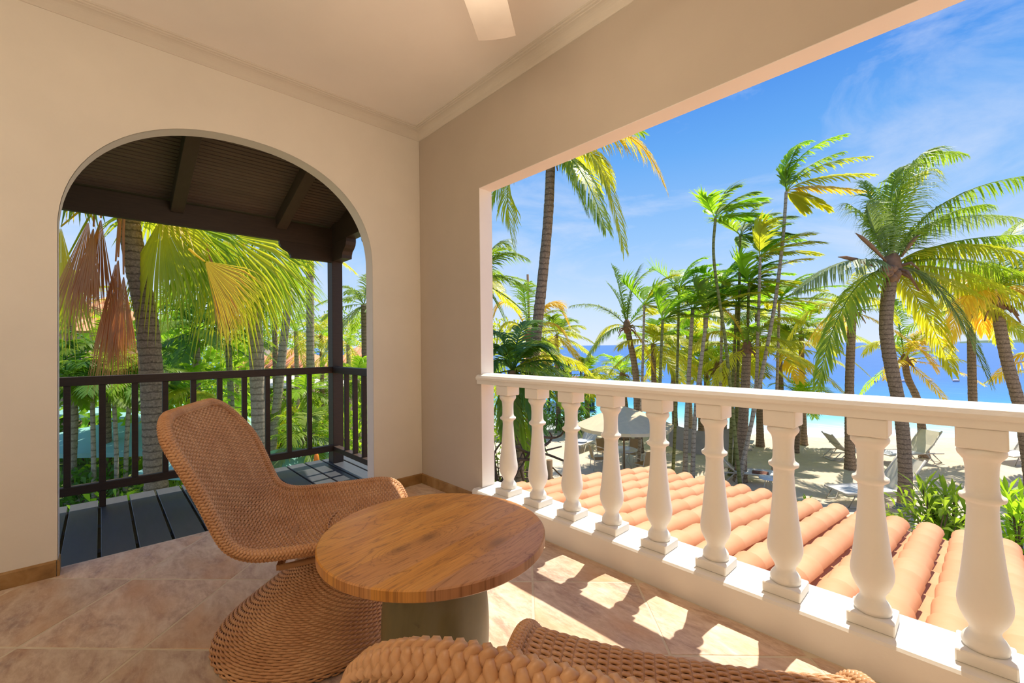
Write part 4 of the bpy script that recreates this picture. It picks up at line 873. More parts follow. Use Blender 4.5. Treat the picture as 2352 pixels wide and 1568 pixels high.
# --- garden side, seen through the arch
def skirt_crown(r, c, n, L, mats, seed, spread=3.4):
    q = random.Random(seed)
    for i in range(n):
        az = i*2.4+q.uniform(-.2, .2); el = math.radians(65-100*(i+0.5)/n); d = np.array([math.cos(az)*math.cos(el), math.sin(az)*math.cos(el), math.sin(el)])
        fan_leaf('frond', c, d, (0, 0, 1) if abs(d[2]) < 0.9 else (1, 0, 0), L, spread, mats[i % len(mats)], r, n=34, pet=0.8, droop=0.55)
r, c = palm('fan_palm', 'thick dark trunked fan palm close behind the porch railing, dead leaves hanging from it', 'palm', [(360, 1180, 8.6), (357, 1060, 8.6), (350, 900, 8.6), (338, 740, 8.6), (315, 620, 8.6), (298, 520, 8.6), (288, 430, 8.6)], 0.20, 0.17, TRB)
skirt_crown(r, c, 12, 1.3, [LG, LY, LG, LO], 1)
dn = np.array([0, 0, -1.0])
def hangleaf(r, a, b, L, spread, mat, n=34, droop=0.1, D=8.2, pet=None, w=0.05):
    p = PD(*a, D); q = PD(*b, D-0.2); d = q-p; fan_leaf('dead_frond' if mat is DEADL else 'frond', p, d, -CF, L, spread, mat, r, n=n, pet=np.linalg.norm(d) if pet is None else pet, droop=droop, w=w, split=0.6)
hangleaf(r, (215, 440), (203, 505), 2.2, 0.55, DEADL); hangleaf(r, (225, 450), (215, 520), 1.7, 0.45, DEADL, D=8.0); hangleaf(r, (285, 440), (272, 590), 2.3, 0.35, DEADL, D=8.1)
hangleaf(r, (284, 440), (266, 600), 2.1, 0.30, DEADL, D=8.0); hangleaf(r, (240, 430), (232, 500), 1.9, 0.5, DEADL, D=8.3); hangleaf(r, (288, 440), (284, 630), 1.75, 0.4, DEADL, D=7.9)
hangleaf(r, (230, 450), (140, 520), 1.7, 2.2, LO, D=8.8, droop=0.5); hangleaf(r, (240, 440), (150, 600), 1.4, 2.0, LY, D=9.2, droop=0.5); hangleaf(r, (240, 470), (130, 480), 1.3, 2.0, LY, D=9.0, droop=0.5)
r, c = palm('fan_palm', 'ringed fan palm right of the wicker chair back, under yellow and brown hanging leaves', 'palm', [(600, 1120, 10.6), (597, 1000, 10.6), (591, 860, 10.6), (584, 720, 10.6), (572, 600, 10.6)], 0.19, 0.15, TRG)
skirt_crown(r, c, 9, 1.3, [LG, LY], 2)
hangleaf(r, (435, 572), (470, 600), 1.6, 1.0, LO, D=8.1, droop=0.30, n=60); hangleaf(r, (440, 530), (500, 600), 1.4, 0.8, LY, D=8.9, droop=0.3, n=44); hangleaf(r, (474, 560), (490, 612), 1.5, 0.42, DEADL, D=8.7); hangleaf(r, (480, 570), (500, 640), 1.2, 0.45, DEADL, D=8.8)
hangleaf(r, (380, 440), (440, 520), 1.5, 2.5, LG, D=9.0, droop=0.6, n=46); hangleaf(r, (470, 480), (520, 540), 1.9, 2.5, LY, D=9.2, droop=0.5, n=44); hangleaf(r, (560, 520), (600, 560), 1.6, 2.4, LG, D=10, droop=0.6, n=40); hangleaf(r, (560, 560), (560, 620), 1.1, 1.6, DEADL, D=10.3, droop=0.3)
hangleaf(r, (330, 400), (370, 500), 1.5, 2.2, LY, D=8.8, droop=0.6, n=40)
def gp(label, tr, r0, r1, mat, L, n, mats, seed, **kw):
    r, c = palm('garden_palm', label, 'palm', tr, r0, r1, mat); auto_crown(r, c, L, n, mats, seed=seed, wind=0.05, **kw); return r, c
gp('smooth grey palm trunk leaning, left of the porch post', [(622, 1050, 14), (636, 930, 14), (650, 800, 14), (662, 690, 14), (676, 560, 14)], 0.15, 0.11, TRG, 2.3, 12, [LG, LY], 41, elev=(75, -10))
gp('straight ringed palm trunk beside the porch post', [(714, 1010, 16), (713, 850, 16), (712, 590, 16), (712, 480, 16)], 0.15, 0.13, TRG, 2.2, 12, [LG, LY], 42, elev=(75, 0))
gp('thin grey palm behind the top of the wicker chair', [(534, 1010, 15), (530, 900, 15), (522, 770, 15)], 0.10, 0.09, TRG, 1.8, 12, [LD, LG, LG], 43, elev=(70, -20))
gp('grey palm trunk nearest the left jamb of the arch', [(158, 1180, 11), (165, 1040, 11), (168, 930, 11), (150, 860, 11)], 0.11, 0.09, TRG, 2.0, 12, [LD, LG, LG], 44, elev=(75, -25))
gp('slim pale garden palm, first right of the left jamb trunk', [(216, 1150, 10.7), (214, 1000, 10.7), (211, 880, 10.7)], 0.05, 0.045, TRG, 1.6, 10, [LD, LG], 45, elev=(70, -15))
gp('slim pale garden palm in the middle of three behind the turquoise parasol', [(268, 1130, 10.9), (266, 1000, 10.9), (258, 870, 10.9)], 0.05, 0.042, TRG, 1.6, 10, [LG, LD], 46, elev=(70, -15))
gp('slim pale garden palm next to the thick dark trunk', [(288, 1120, 11.1), (292, 1000, 11.1), (300, 880, 11.1)], 0.055, 0.045, TRG, 1.6, 10, [LG, LB], 47, elev=(70, -15))
gp('palm with ash green fronds right of the porch post', [(842, 960, 19), (838, 800, 19), (836, 700, 19)], 0.16, 0.13, TRB, 2.4, 16, [LA, LG, LA], 48, elev=(80, -40), nl=36)
for k, (x, y, D, L, lb, mt) in enumerate(((800, 790, 22, 2.6, 'yellow green palm low behind the porch railing corner', [LB, LY]), (738, 770, 24, 2.8, 'yellow palm between the straight trunk and the porch post', [LY, LO]), (680, 760, 22, 2.8, 'bright palm crown between the two grey trunks', [LB, LY]), (630, 690, 20, 3.0, 'bright palm crown behind the yellow leaf skirt', [LB, LY, LG]), (450, 760, 14, 2.2, 'glossy palm with broad dark leaves above the wicker chair', [LD, LG, LD]), (240, 810, 12, 1.9, 'broad palm crown in the left part of the arch', [LD, LG, LB]), (380, 720, 17, 2.6, 'feathery palm behind the thick dark trunk', [LG, LB]), (160, 700, 15, 2.4, 'yellow palm crown next to the left jamb of the arch', [LY, LO, LG]), (700, 900, 15, 1.6, 'small palm under the railing between the grey trunks', [LB, LG]), (440, 900, 13, 1.6, 'small bright palm behind the wicker chair back', [LB, LY]), (820, 870, 16, 1.7, 'low palm behind the short side of the porch railing', [LB, LG]), (700, 1000, 11.5, 1.35, 'feathery green palm low left of the porch post', [LG, LA]))):
    gp(lb, [(x+6, 1150 if D < 17 else 1010, D), (x+3, (y+1080)/2, D), (x, y, D)], 0.13, 0.10, TRB if k % 2 else TRG, L, 14, mt, 50+k, elev=(80, -35), nl=26, lw=0.07 if k in (4, 5) else 0.045)
# broad leaved tree behind the thick trunk
t0 = GD(400, 1100); bush('broadleaf_tree', 'broad leaved tree with light green leaves behind the thick dark trunk', 'tree', PD(395, 1085, 15)*np.array([1, 1, 0])+np.array([0, 0, GZ]), (2.6, 2.6, 3.6), 900, LB, 0.42, 0.22, 8, None, 5)
# ------------------------------------------------------------------ bushes of the garden
BS = [('shrub at the foot of the left jamb trunk', 160, 1080, 10.5, (1.0, 1.0, 0.9), LD), ('dark shrub under the large turquoise parasol', 255, 1060, 11.2, (1.2, 1.2, 0.85), LD), ('bright shrub in front of the slim pale trunks', 240, 1130, 8.2, (0.8, 0.8, 0.55), LB), ('leafy shrub right of the thick dark trunk', 420, 1050, 10.6, (1.0, 1.0, 0.75), LG), ('bright shrub seen under the bottom rail', 440, 1110, 7.8, (0.8, 0.8, 0.5), LB), ('yellow green shrub seen under the bottom rail further right', 560, 1075, 8.8, (0.9, 0.9, 0.5), LY), ('tall bright hedge behind the chair back', 470, 960, 17.5, (2.4, 1.4, 1.6), LB), ('rounded bush between the ringed trunk and the leaning trunk', 620, 930, 17, (1.6, 1.4, 1.5), LB), ('flowering bush below the white parasols', 680, 930, 18.5, (2.0, 1.4, 1.3), LY), ('rounded green bush left of the porch post', 745, 930, 16.5, (1.4, 1.2, 1.5), LG), ('bush behind the short side of the railing', 815, 950, 14.5, (1.3, 1.2, 1.6), LB), ('low bush at the deck corner', 780, 1050, 10, (1.1, 1.0, 1.0), LG), ('dense dark bush far left behind the parasols', 190, 900, 20, (3.0, 2.0, 2.4), LD), ('dense bush behind the small turquoise parasols', 330, 880, 21, (3.2, 2.0, 2.6), LG), ('hedge in the middle distance left of the ringed trunk', 520, 880, 24, (3.0, 2.0, 2.4), LG), ('hedge in front of the far terracotta roof', 640, 880, 27, (3.4, 2.0, 1.9), LB), ('hedge in the distance right of the post', 790, 880, 26, (3.4, 2.0, 2.0), LG), ('tall tree mass behind everything at the left jamb', 170, 800, 30, (4.5, 3, 4.6), LG), ('tall tree mass behind the thick dark trunk', 330, 800, 32, (5.0, 3, 4.4), LG), ('tree mass behind the yellow hanging leaf', 480, 800, 34, (5.0, 3, 4.0), LB), ('far tree mass left of the arch middle', 230, 770, 42, (7, 4, 4.6), LG), ('far tree mass in the arch middle', 420, 770, 44, (8, 4, 4.6), LG), ('far tree mass right of the arch middle', 600, 770, 46, (8, 4, 4.4), LB), ('far tree mass behind the porch post', 780, 770, 44, (8, 4, 4.4), LG), ('green bush beside the pillar end of the balustrade', 1150, 930, 14, (1.2, 1.2, 1.2), LG), ('trees on the far side of the jetty roof', 1170, 830, 34, (5, 3, 3.6), LY), ('dark green bush in front of the jetty', 1280, 872, 26, (2.4, 1.6, 1.0), LD)]
for i, (lb, x, y, D, R, mt) in enumerate(BS):
    p = PD(x, y, D); n = int(min(2600, 260*R[0]*R[2]*(1 if D > 15 else 1.6)+250)); q = 0.20+0.006*D
    bush('shrub', lb, 'bush', (p[0], p[1], GZ+0.1), (R[0], R[1], max(R[2], (p[2]-GZ)/2*0.95)), n, mt, q*1.25, q*0.36, 6, None, 100+i)
def blades(label, c, n, L, mat, seed, group=None, w=0.07, name='leafy_plant', tops=5, cat='plant'):
    g = np.random.default_rng(seed); root = thing(name, label, cat, c, 0, group); st = MB(); lv = MB()
    for s_ in range(tops):
        a = g.uniform(0, 2*PI); rr = g.uniform(0.05, 0.45)*L; h = g.uniform(0.7, 1.6)*L; tip = np.array([math.cos(a)*rr, math.sin(a)*rr, h]); st.tube(np.array([(0, 0, 0), tip*0.55+[0, 0, .05], tip]), [0.03, 0.024, 0.018], 5, False)
        k = n//tops; az = np.arange(k)*2.4+g.uniform(0, 6); el = np.linspace(1.3, -0.2, k); D = np.stack([np.cos(az)*np.cos(el), np.sin(az)*np.cos(el), np.sin(el)], 1)
        W = np.cross(D, [0, 0, 1.0]); W /= np.linalg.norm(W, axis=1)[:, None]+1e-6; l = L*0.62*g.uniform(0.7, 1.1, k)[:, None]; B = tip-np.array([0, 0, 1])*(np.linspace(0, 0.35*h, k))[:, None]; dn_ = np.array([0, 0, -0.28])
        V = np.stack([B, B+D*l*0.5+W*w/2+dn_*l*0.12, B+D*l*0.5-W*w/2+dn_*l*0.12, B+D*l+dn_*l], 1); o = np.arange(k)[:, None]*4; lv.add(V, [o+np.array([[0, 2, 3, 1]])], False)
    st.build('stems', BRANCH, root); o = lv.build('foliage', mat, root); o['kind'] = 'stuff'; return root
def onroofside(px, py, D): p = PD(px, py, D); return (p[0], p[1], GZ-0.02)
def tallp(label, px, py, D, n, L, mat, seed, top_px, **kw):
    p = PD(px, py, D); h = p[2]-GZ; r = blades(label, (p[0], p[1], GZ-0.02), n, L, mat, seed, **kw); r.scale = (1, 1, max(1.0, h/(L*1.35))); return r
p = PD(2178, 1180, 9.4); r = blades('bushy frangipani with long leaves beyond the roof edge, left of the last baluster', (p[0], p[1], GZ), 330, 1.25, LG, 301, w=0.085, tops=13, name='frangipani', cat='shrub')
bush('frangipani', 'broad leafy shrub low at the roof edge under the bushy frangipani', 'shrub', (*(PD(2130, 1215, 8.9)[:2]), GZ), (0.75, 0.7, 1.05), 360, LG, 0.42, 0.07, 8, None, 302)
p = PD(2340, 1210, 8.8); blades('frangipani cut by the right edge', (p[0], p[1], GZ), 220, 1.25, LB, 303, w=0.085, tops=9, name='frangipani', cat='shrub')
p = PD(1850, 1160, 11.5); blades('small green plant tip over the roof edge, nearer the middle baluster', (p[0], p[1], GZ), 50, 0.66, LB, 304, w=0.07, tops=3)
p = PD(1905, 1170, 11.0); blades('small bright plant over the roof edge right of the seventh baluster', (p[0], p[1], GZ), 50, 0.66, LB, 305, w=0.08, tops=3)
for i, (x, y, D) in enumerate(((700, 1010, 9.6), (790, 1000, 10.5), (560, 1090, 8.3))):
    p = PD(x, y, D); blades(('orange flowering plant low under the railing, left one', 'orange flowering plant behind the porch post foot', 'orange flowering plant near the ringed trunk')[i], (p[0], p[1], GZ+0.1), 60, 1.1, (LB, LG, LY)[i], 320+i, w=0.12, tops=4)
    fl = bpy.data.objects[-1] if False else None
    rt = thing('flower_spike', ('orange flower spikes above the left flowering plant', 'orange flower spikes behind the porch post foot', 'orange flower spikes near the ringed trunk')[i], 'flower', (p[0]+.2, p[1], GZ+0.1)); g = np.random.default_rng(i); m = MB()
    for k in range(6):
        a = g.uniform(-.6, .6, 2); h = g.uniform(1.6, 2.6); m.tube(np.array([(0, 0, 0), (a[0]*.6, a[1]*.6, h*.6), (a[0], a[1], h)]), [0.015, 0.012, 0.01], 4)
        m.lathe([(0.01, -.18), (0.07, -.1), (0.05, 0.05), (0.005, .16)], (a[0], a[1], h), 6)
    m.build('petals', FLOWER, rt)
# ------------------------------------------------------------------ parasols
ir0 = math.atan2(CR[1], CR[0])
def parasol(label, apex, half, drop, mat, sides=4, rot=0.0, name='parasol', pole=True, group=None):
    a = np.asarray(apex, float); root = thing(name, label, 'parasol', (a[0], a[1], GZ), rot, group); z = a[2]-GZ
    N_ = 6; th = np.arange(sides)*2*PI/sides+PI/sides
    for s_ in range(sides):
        c0, c1 = th[s_], th[(s_+1) % sides]; e0 = np.array([math.cos(c0), math.sin(c0)])*half/math.cos(PI/sides); e1 = np.array([math.cos(c1), math.sin(c1)])*half/math.cos(PI/sides); G = []
        for i in range(N_+1):
            u = i/N_; row = []
            for j in range(9):
                v_ = j/8; e = e0*(1-v_)+e1*v_; row.append((e[0]*u, e[1]*u, z-drop*u**1.15-0.05*half*u*math.sin(PI*v_)*0.4))
            G.append(row)
        G.append([(x, y, zz-0.12) for x, y, zz in G[-1]])
        m = MB(); m.grid(np.array(G), smooth=False); m.build('canopy_panel', mat, root)
    m = MB()
    for c0 in th:
        m.tube(np.array([(0, 0, z-0.03), (math.cos(c0)*half/math.cos(PI/sides), math.sin(c0)*half/math.cos(PI/sides), z-drop-0.03)]), 0.018, 5)
    m.build('ribs', FRAMEM, root); m = MB(); m.tube(np.array([(0, 0, 0), (0, 0, z+0.08)]), 0.035, 8); m.build('pole', POSTW, root)
    m = MB(); m.lathe([(0.32, 0), (0.32, 0.08), (0.05, 0.12)], k=14); m.build('base', DARKM, root); return root
parasol('large turquoise parasol behind the left half of the railing', PD(345, 952, 14), 2.6, 0.55, TURQ, 4, ir0)
parasol('small turquoise parasol at the far left behind the large one', PD(235, 915, 19), 1.6, 0.4, TURQ, 4, 0.5)
parasol('small turquoise parasol behind the thick dark trunk', PD(318, 922, 19), 1.5, 0.4, TURQ, 4, 0.9)
parasol('turquoise parasol low beside the wicker chair back', PD(455, 1036, 10.5), 0.8, 0.3, TURQ, 4, 0.6)
parasol('turquoise parasol low behind the bottom rail near the post', PD(660, 1026, 11.6), 0.85, 0.25, TURQ, 4, 0.4)
parasol('white parasol between the leaning trunk and the ringed one', PD(672, 862, 25), 1.7, 0.4, WHITEC, 4, 0.4)
parasol('white parasol left of the porch post', PD(756, 866, 25), 1.1, 0.4, WHITEC, 4, 0.2)
a = GD(1440, 1035); parasol('beige octagonal parasol on the beach behind the balusters', PD(1432, 932, 17.3), 1.75, 0.72, CANVAS, 8, 0.3)
# ------------------------------------------------------------------ beach furniture
def lounger_proto():
    root = thing('beach_lounger', '', 'lounger', (0, 0, 0)); m = MB(); G = []
    pr = [(-0.95, 0.33), (-0.5, 0.345), (0.0, 0.34), (0.30, 0.35)]; m.grid(np.array([[(x, -0.31, z), (x, 0.31, z)] for x, z in pr]), smooth=False); m.grid(np.array([[(x, -0.31, z-0.012), (x, 0.31, z-0.012)] for x, z in pr]), smooth=False, flip=True); m.build('sling_seat', SLINGW, root)
    m = MB(); bk = [(0.30, 0.35), (0.55, 0.60), (0.78, 0.90), (0.88, 1.02)]; m.grid(np.array([[(x, -0.31, z), (x, 0.31, z)] for x, z in bk]), smooth=False); m.grid(np.array([[(x+.012, -0.31, z-.008), (x+.012, 0.31, z-.008)] for x, z in bk]), smooth=False, flip=True); m.build('sling_back', SLING, root)
    for y in (-0.33, 0.33):
        m = MB(); m.tube(np.array([(-0.98, y, 0.33), (-0.5, y, 0.345), (0.30, y, 0.35), (0.95, y, 0.33)]), 0.026, 6); m.tube(np.array([(0.30, y, 0.35), (0.55, y, 0.60), (0.90, y, 1.05)]), 0.026, 6); m.build('side_rail', FRAMEM, root)
        for x0, x1 in ((-0.75, -0.95), (0.55, 0.88)):
            m = MB(); m.tube(np.array([(x0, y, 0.33), (x1, y, 0.03), (x1+0.25*(1 if x1 < 0 else -1), y, 0.02), (x0+0.2*(1 if x1 < 0 else -1), y, 0.33)]), 0.018, 6); m.build('leg', FRAMEM, root)
    for x, z in ((0.62, 0.62), (-0.97, 0.33), (0.88, 0.03)): m = MB(); m.bar((x, -0.33, z), (x, 0.33, z), 0.03); m.build('crossbar', FRAMEM, root)
    return root
LP = lounger_proto(); first = True
ir = math.atan2(CR[1], CR[0])
for x, y, a, sc, lb in ((2012, 1150, ir+0.05, 1.38, 'pale lounger nearest the roof, its back against the big palm trunk'), (2084, 1060, ir+0.1, 1.3, 'lounger behind the big palm trunk, facing left on the open sand'), (1955, 1055, ir+PI-0.1, 1.1, 'lounger at the foot of the straight palm, half hidden by it'), (2345, 1062, ir+0.25, 1.15, 'lounger at the right edge of the beach'), (1712, 1108, ir+PI-0.35, 1.15, 'lounger at the foot of the crossing slim trunks'), (1674, 1026, ir+PI-0.6, 1.1, 'small far lounger between two balusters behind the grey hammock'), (1358, 988, ir+PI-0.2, 1.15, 'lounger with raised back left of the beige parasol'), (1284, 986, ir+PI+0.1, 1.15, 'lounger furthest left on the sand behind the second baluster gap'), (1145, 1010, ir+PI-0.5, 1.1, 'lounger beside the corner pillar behind the first baluster'), (1345, 1032, ir+0.9, 1.1, 'low flat lounger near the tan mesh chairs')):
    o = LP if first else copy_tree(LP); first = False; p = GD(x, y); o.location = (p[0], p[1], GZ+disp(p[0], p[1])*0.6); o.rotation_euler = (0, 0, a); o.scale = (sc, sc, sc); o['label'] = lb; o['group'] = 'sling loungers on the beach'
def sidetable(px, py, lb):
    p = GD(px, py); t = thing('side_table', lb, 'table', (p[0], p[1], GZ)); m = MB(); m.lathe([(0.30, 0.50), (0.31, 0.515), (0.30, 0.53), (0.01, 0.53)], k=24); m.build('tabletop', TOPM, t)
    for k in range(3):
        a = k*2.09; m = MB(); m.tube(np.array([(0.12*math.cos(a), 0.12*math.sin(a), 0.5), (0.26*math.cos(a), 0.26*math.sin(a), 0)]), 0.015, 5); m.build('leg', FRAMEM, t)
    return t
sidetable(1766, 1132, 'round side table beside the lounger at the slim trunks'); sidetable(1335, 1036, 'side table at the flat lounger near the mesh chairs')
p = GD(1430, 1078); ct = np.array([p[0], p[1], GZ]); t = thing('patio_table', 'round pale blue topped table on the sand among mesh chairs', 'table', ct)
m = MB(); m.lathe([(0.60, 0.81), (0.62, 0.825), (0.60, 0.84), (0.01, 0.84)], k=32); m.build('tabletop', TOPM, t)
for k in range(4):
    a = k*PI/2+0.5; m = MB(); m.tube(np.array([(0.35*math.cos(a), 0.35*math.sin(a), 0.8), (0.15*math.cos(a), 0.15*math.sin(a), 0.4), (0.42*math.cos(a), 0.42*math.sin(a), 0)]), 0.018, 5); m.build('leg', FRAMEM, t)
def mesh_chair():
    r = thing('mesh_chair', '', 'chair'); m = MB(); m.box((0, 0, 0.48), (0.24, 0.25, 0.012), None, 0.003); m.build('seat', TANF, r)
    m = MB(); m.grid(np.array([[(-0.24, y, 0.5), (-0.30, y, 0.75), (-0.36, y, 1.02)] for y in (-0.25, 0.25)]), smooth=False); m.grid(np.array([[(-0.252, y, 0.5), (-0.312, y, 0.75), (-0.372, y, 1.02)] for y in (-0.25, 0.25)]), smooth=False, flip=True); m.build('backrest', TANF, r)
    for y in (-0.27, 0.27):
        m = MB(); m.tube(np.array([(0.26, y, 0), (0.25, y, 0.70), (0.20, y, 0.72), (-0.26, y, 0.70)]), 0.016, 6); m.build('armrest', FRAMEM, r)
        m = MB(); m.tube(np.array([(-0.30, y, 0), (-0.25, y, 0.5), (-0.37, y, 1.04)]), 0.016, 6); m.build('leg', FRAMEM, r)
        m = MB(); m.bar((-0.25, y, 0.48), (0.25, y, 0.48), 0.03); m.build('seat_rail', FRAMEM, r)
    return r
CHP = mesh_chair(); first = True
for dx, dy, lb in ((-0.95, -0.1, 'tan mesh chair left of the pale blue table'), (0.55, -0.85, 'tan mesh chair on the near side of the pale blue table'), (0.60, 0.75, 'tan mesh chair on the far side of the pale blue table by the palm trunk'), (-0.45, 0.95, 'tan mesh chair on the far left side of the pale blue table')):
    o = CHP if first else copy_tree(CHP); first = False; v2 = CR*dx*1.05+CF*dy*1.05; o.location = (ct[0]+v2[0], ct[1]+v2[1], GZ); o.rotation_euler = (0, 0, math.atan2(-v2[1], -v2[0])); o['label'] = lb; o['group'] = 'mesh chairs round the beach table'
# hammock of grey cloth with fringed ends
r = thing('hammock', 'grey cloth hammock stretched between palms, fringe at its left end', 'hammock', GD(1590, 1050)); O = np.asarray(r.location); m = MB(); G = []
for i in range(13):
    u = i/12; x = 1540+u*150; G.append([PD(x, 972+14*math.sin(PI*u)+u*8, 20.3)-O, PD(x-3, 1000+18*math.sin(PI*u)+u*6, 20.0)-O, PD(x-8, 1022+18*math.sin(PI*u)+u*8, 19.9)-O])
m.grid(np.array(G)); m.build('cloth', NETG, r); m = MB()
for i in range(9):
    v_ = i/8; a = G[0][0]*(1-v_)+G[0][2]*v_; m.tube(np.array([a, PD(1521, 1005-18*v_*0.2, 20.6)-O+np.array([0, 0, -0.02*i])]), 0.012, 4)
m.build('fringe', SLING, r); m = MB(); m.tube(np.array([G[-1][1], PD(1705, 988, 20.5)-O]), 0.015, 4); m.tube(np.array([PD(1521, 1003, 20.6)-O, PD(1466, 985, 20.8)-O]), 0.015, 4); m.build('rope', BRANCH, r)
for x, y, lb in ((1434, 1010, 'dark palm stump under the beige parasol'), (2062, 1212, 'cut palm stump beside the near lounger')):
    p = GD(x, y); t = thing('palm_stump', lb, 'stump', (p[0], p[1], GZ)); s_ = 1.0; m = MB(); m.lathe([(0.30, -0.05), (0.27, 0.2), (0.28, 0.55), (0.24, 0.62), (0.05, 0.6)], k=14); m.build('stump_body', TRB if x < 1500 else TRG, t)
m = MB(); p = GD(1722, 1112); r = thing('towel', 'dark red towel on the lounger by the slim trunks', 'towel', (p[0]+0.3, p[1]+0.2, GZ+0.42)); m.box((0, 0, 0.02), (0.26, 0.2, 0.02), Rz(0.3), 0.008); m.build('folded_cloth', BROWNC, r)
# rope fence with one post, and bare crooked branches close by the pillar
t = thing('rope_fence', 'weathered round post with slack ropes behind the second baluster', 'fence', PD(1262, 1110, 10.5)*np.array([1, 1, 0])+np.array([0, 0, GZ])); O = np.asarray(t.location)
top = PD(1262, 1056, 10.5)-O; m = MB(); m.tube(np.array([(0, 0, 0), top]), 0.075, 10); m.build('fence_post', POSTW, t)
for k, (a, b, s_) in enumerate((((1264, 1068), (1380, 1140), 14), ((1264, 1092), (1350, 1150), 8), ((1260, 1078), (1130, 1070), 10), ((1260, 1096), (1130, 1092), 4))):
    P = [PD(a[0]+(b[0]-a[0])*u, a[1]+(b[1]-a[1])*u+s_*math.sin(PI*u), 10.5)-O for u in np.linspace(0, 1, 8)]; m = MB(); m.tube(np.array(P), 0.02, 5); m.build('rope', BRANCH, t)
t = thing('bare_tree', 'bare crooked branches rising behind the first three balusters', 'tree', PD(1160, 1150, 8.5)*np.array([1, 1, 0])+np.array([0, 0, GZ])); O = np.asarray(t.location)
m = MB(); m.tube(catmull([PD(1160, 1150, 8.5)*np.array([1, 1, 0])+np.array([0, 0, GZ])-O, PD(1150, 1200, 8.5)-O, PD(1145, 1120, 8.5)-O], 14), 0.07, 8); m.build('trunk', BRANCH, t)
for pts in ([(1145, 1120), (1136, 1060), (1138, 1035), (1165, 1000)], [(1145, 1115), (1160, 1090), (1165, 1070), (1150, 1040)], [(1150, 1110), (1185, 1085), (1205, 1055), (1195, 1020)], [(1185, 1025), (1215, 1040), (1240, 1037), (1290, 1025)], [(1240, 1040), (1262, 1045), (1296, 1058), (1302, 1056)], [(1245, 1003), (1270, 1005), (1287, 1000), (1296, 988)], [(1246, 1025), (1258, 1018), (1268, 1005), (1262, 992)], [(1195, 1075), (1200, 1095), (1205, 1112)], [(1188, 1055), (1215, 1055), (1235, 1052), (1250, 1040)], [(1172, 1085), (1190, 1062), (1200, 1040)], [(1135, 1092), (1150, 1112), (1180, 1120)], [(1205, 1055), (1225, 1030), (1245, 1003)], [(1145, 1118), (1175, 1105), (1195, 1075)]):
    m = MB(); P = catmull([PD(x, y, 8.5+0.15*math.sin(x*0.1))-O for x, y in pts], 14); m.tube(P, np.linspace(0.03, 0.014, 14), 6); m.build('branch', BRANCH, t)
bush('vine', 'small bright leaves climbing beside the pillar foot', 'plant', (*(PD(1142, 1110, 8.2)[:2]), GZ), (0.22, 0.25, 1.15), 60, LB, 0.22, 0.12, 3, None, 77)
# ------------------------------------------------------------------ water side: buoys, jetty with a roofed terrace, mast
for i, x in enumerate((1402, 1500, 1512, 1700, 2008, 2078, 2133, 2196)):
    p = GD(x, 877-(0.005*(x-1700)), GZ); o = thing('buoy', '%s swimming line buoy counted from the left' % ('first', 'second', 'third', 'fourth', 'fifth', 'sixth', 'seventh', 'eighth')[i], 'buoy', (p[0], p[1], GZ-0.1), 0, 'buoys on the swimming line'); m = MB(); m.tube(np.array([(-0.45*CR[0], -0.45*CR[1], 0.12), (-0.3*CR[0], -0.3*CR[1], 0.13), (0.3*CR[0], 0.3*CR[1], 0.13), (0.45*CR[0], 0.45*CR[1], 0.12)]), [0.04, 0.16, 0.16, 0.04], 8); m.build('float', BUOY, o)
D = 38; j = thing('jetty', 'jetty with posts and a handrail left of the swimming line', 'jetty', PD(1320, 900, D)*np.array([1, 1, 0])+np.array([0, 0, GZ])); O = np.asarray(j.location)
m = MB(); a = PD(1225, 868, D)-O; b = PD(1372, 868, D)-O; a[2] = b[2] = PD(1300, 872, D)[2]-O[2]; m.bar(a, b, 6.0, 0.25); m.build('jetty_deck', POSTW, j)
for x in (1235, 1260, 1285, 1310, 1335, 1355, 1362): m = MB(); q = PD(x, 868, D-3)-O; m.tube(np.array([(q[0], q[1], -0.8), (q[0], q[1], PD(x, 850, D-3)[2]-O[2])]), 0.11, 6); m.build('jetty_post', DARKM, j)
m = MB(); m.tube(np.array([PD(1335, 868, 37)-O, PD(1392, 845, 36)-O]), 0.09, 6); m.tube(np.array([PD(1225, 850, 35)-O, PD(1340, 850, 35)-O]), 0.06, 5); m.build('handrail', FRAMEM, j)
h = thing('terrace_pavilion', 'open pavilion with an orange tiled hip roof on the jetty', 'pavilion', PD(1270, 870, 40)*np.array([1, 1, 0])+np.array([0, 0, GZ])); O = np.asarray(h.location)
cx = PD(1258, 803, 40)-O; e = [PD(1195, 828, 37)-O, PD(1308, 828, 37)-O, PD(1300, 826, 43)-O, PD(1200, 826, 43)-O]; m = MB(); m.add(np.array([e[0], e[1], e[2], e[3], PD(1235, 800, 40)-O, PD(1272, 800, 40)-O]), [[[0, 1, 5, 4], [2, 3, 4, 5]], [[1, 2, 5], [3, 0, 4]]]); m.build('hip_roof', TERRA, h)
for q in e: m = MB(); zz_ = q[2]; m.bar((q[0]*0.95, q[1]*0.95, 0.3), (q[0]*0.95, q[1]*0.95, zz_+0.1), 0.25); m.build('pillar', DARKM, h)
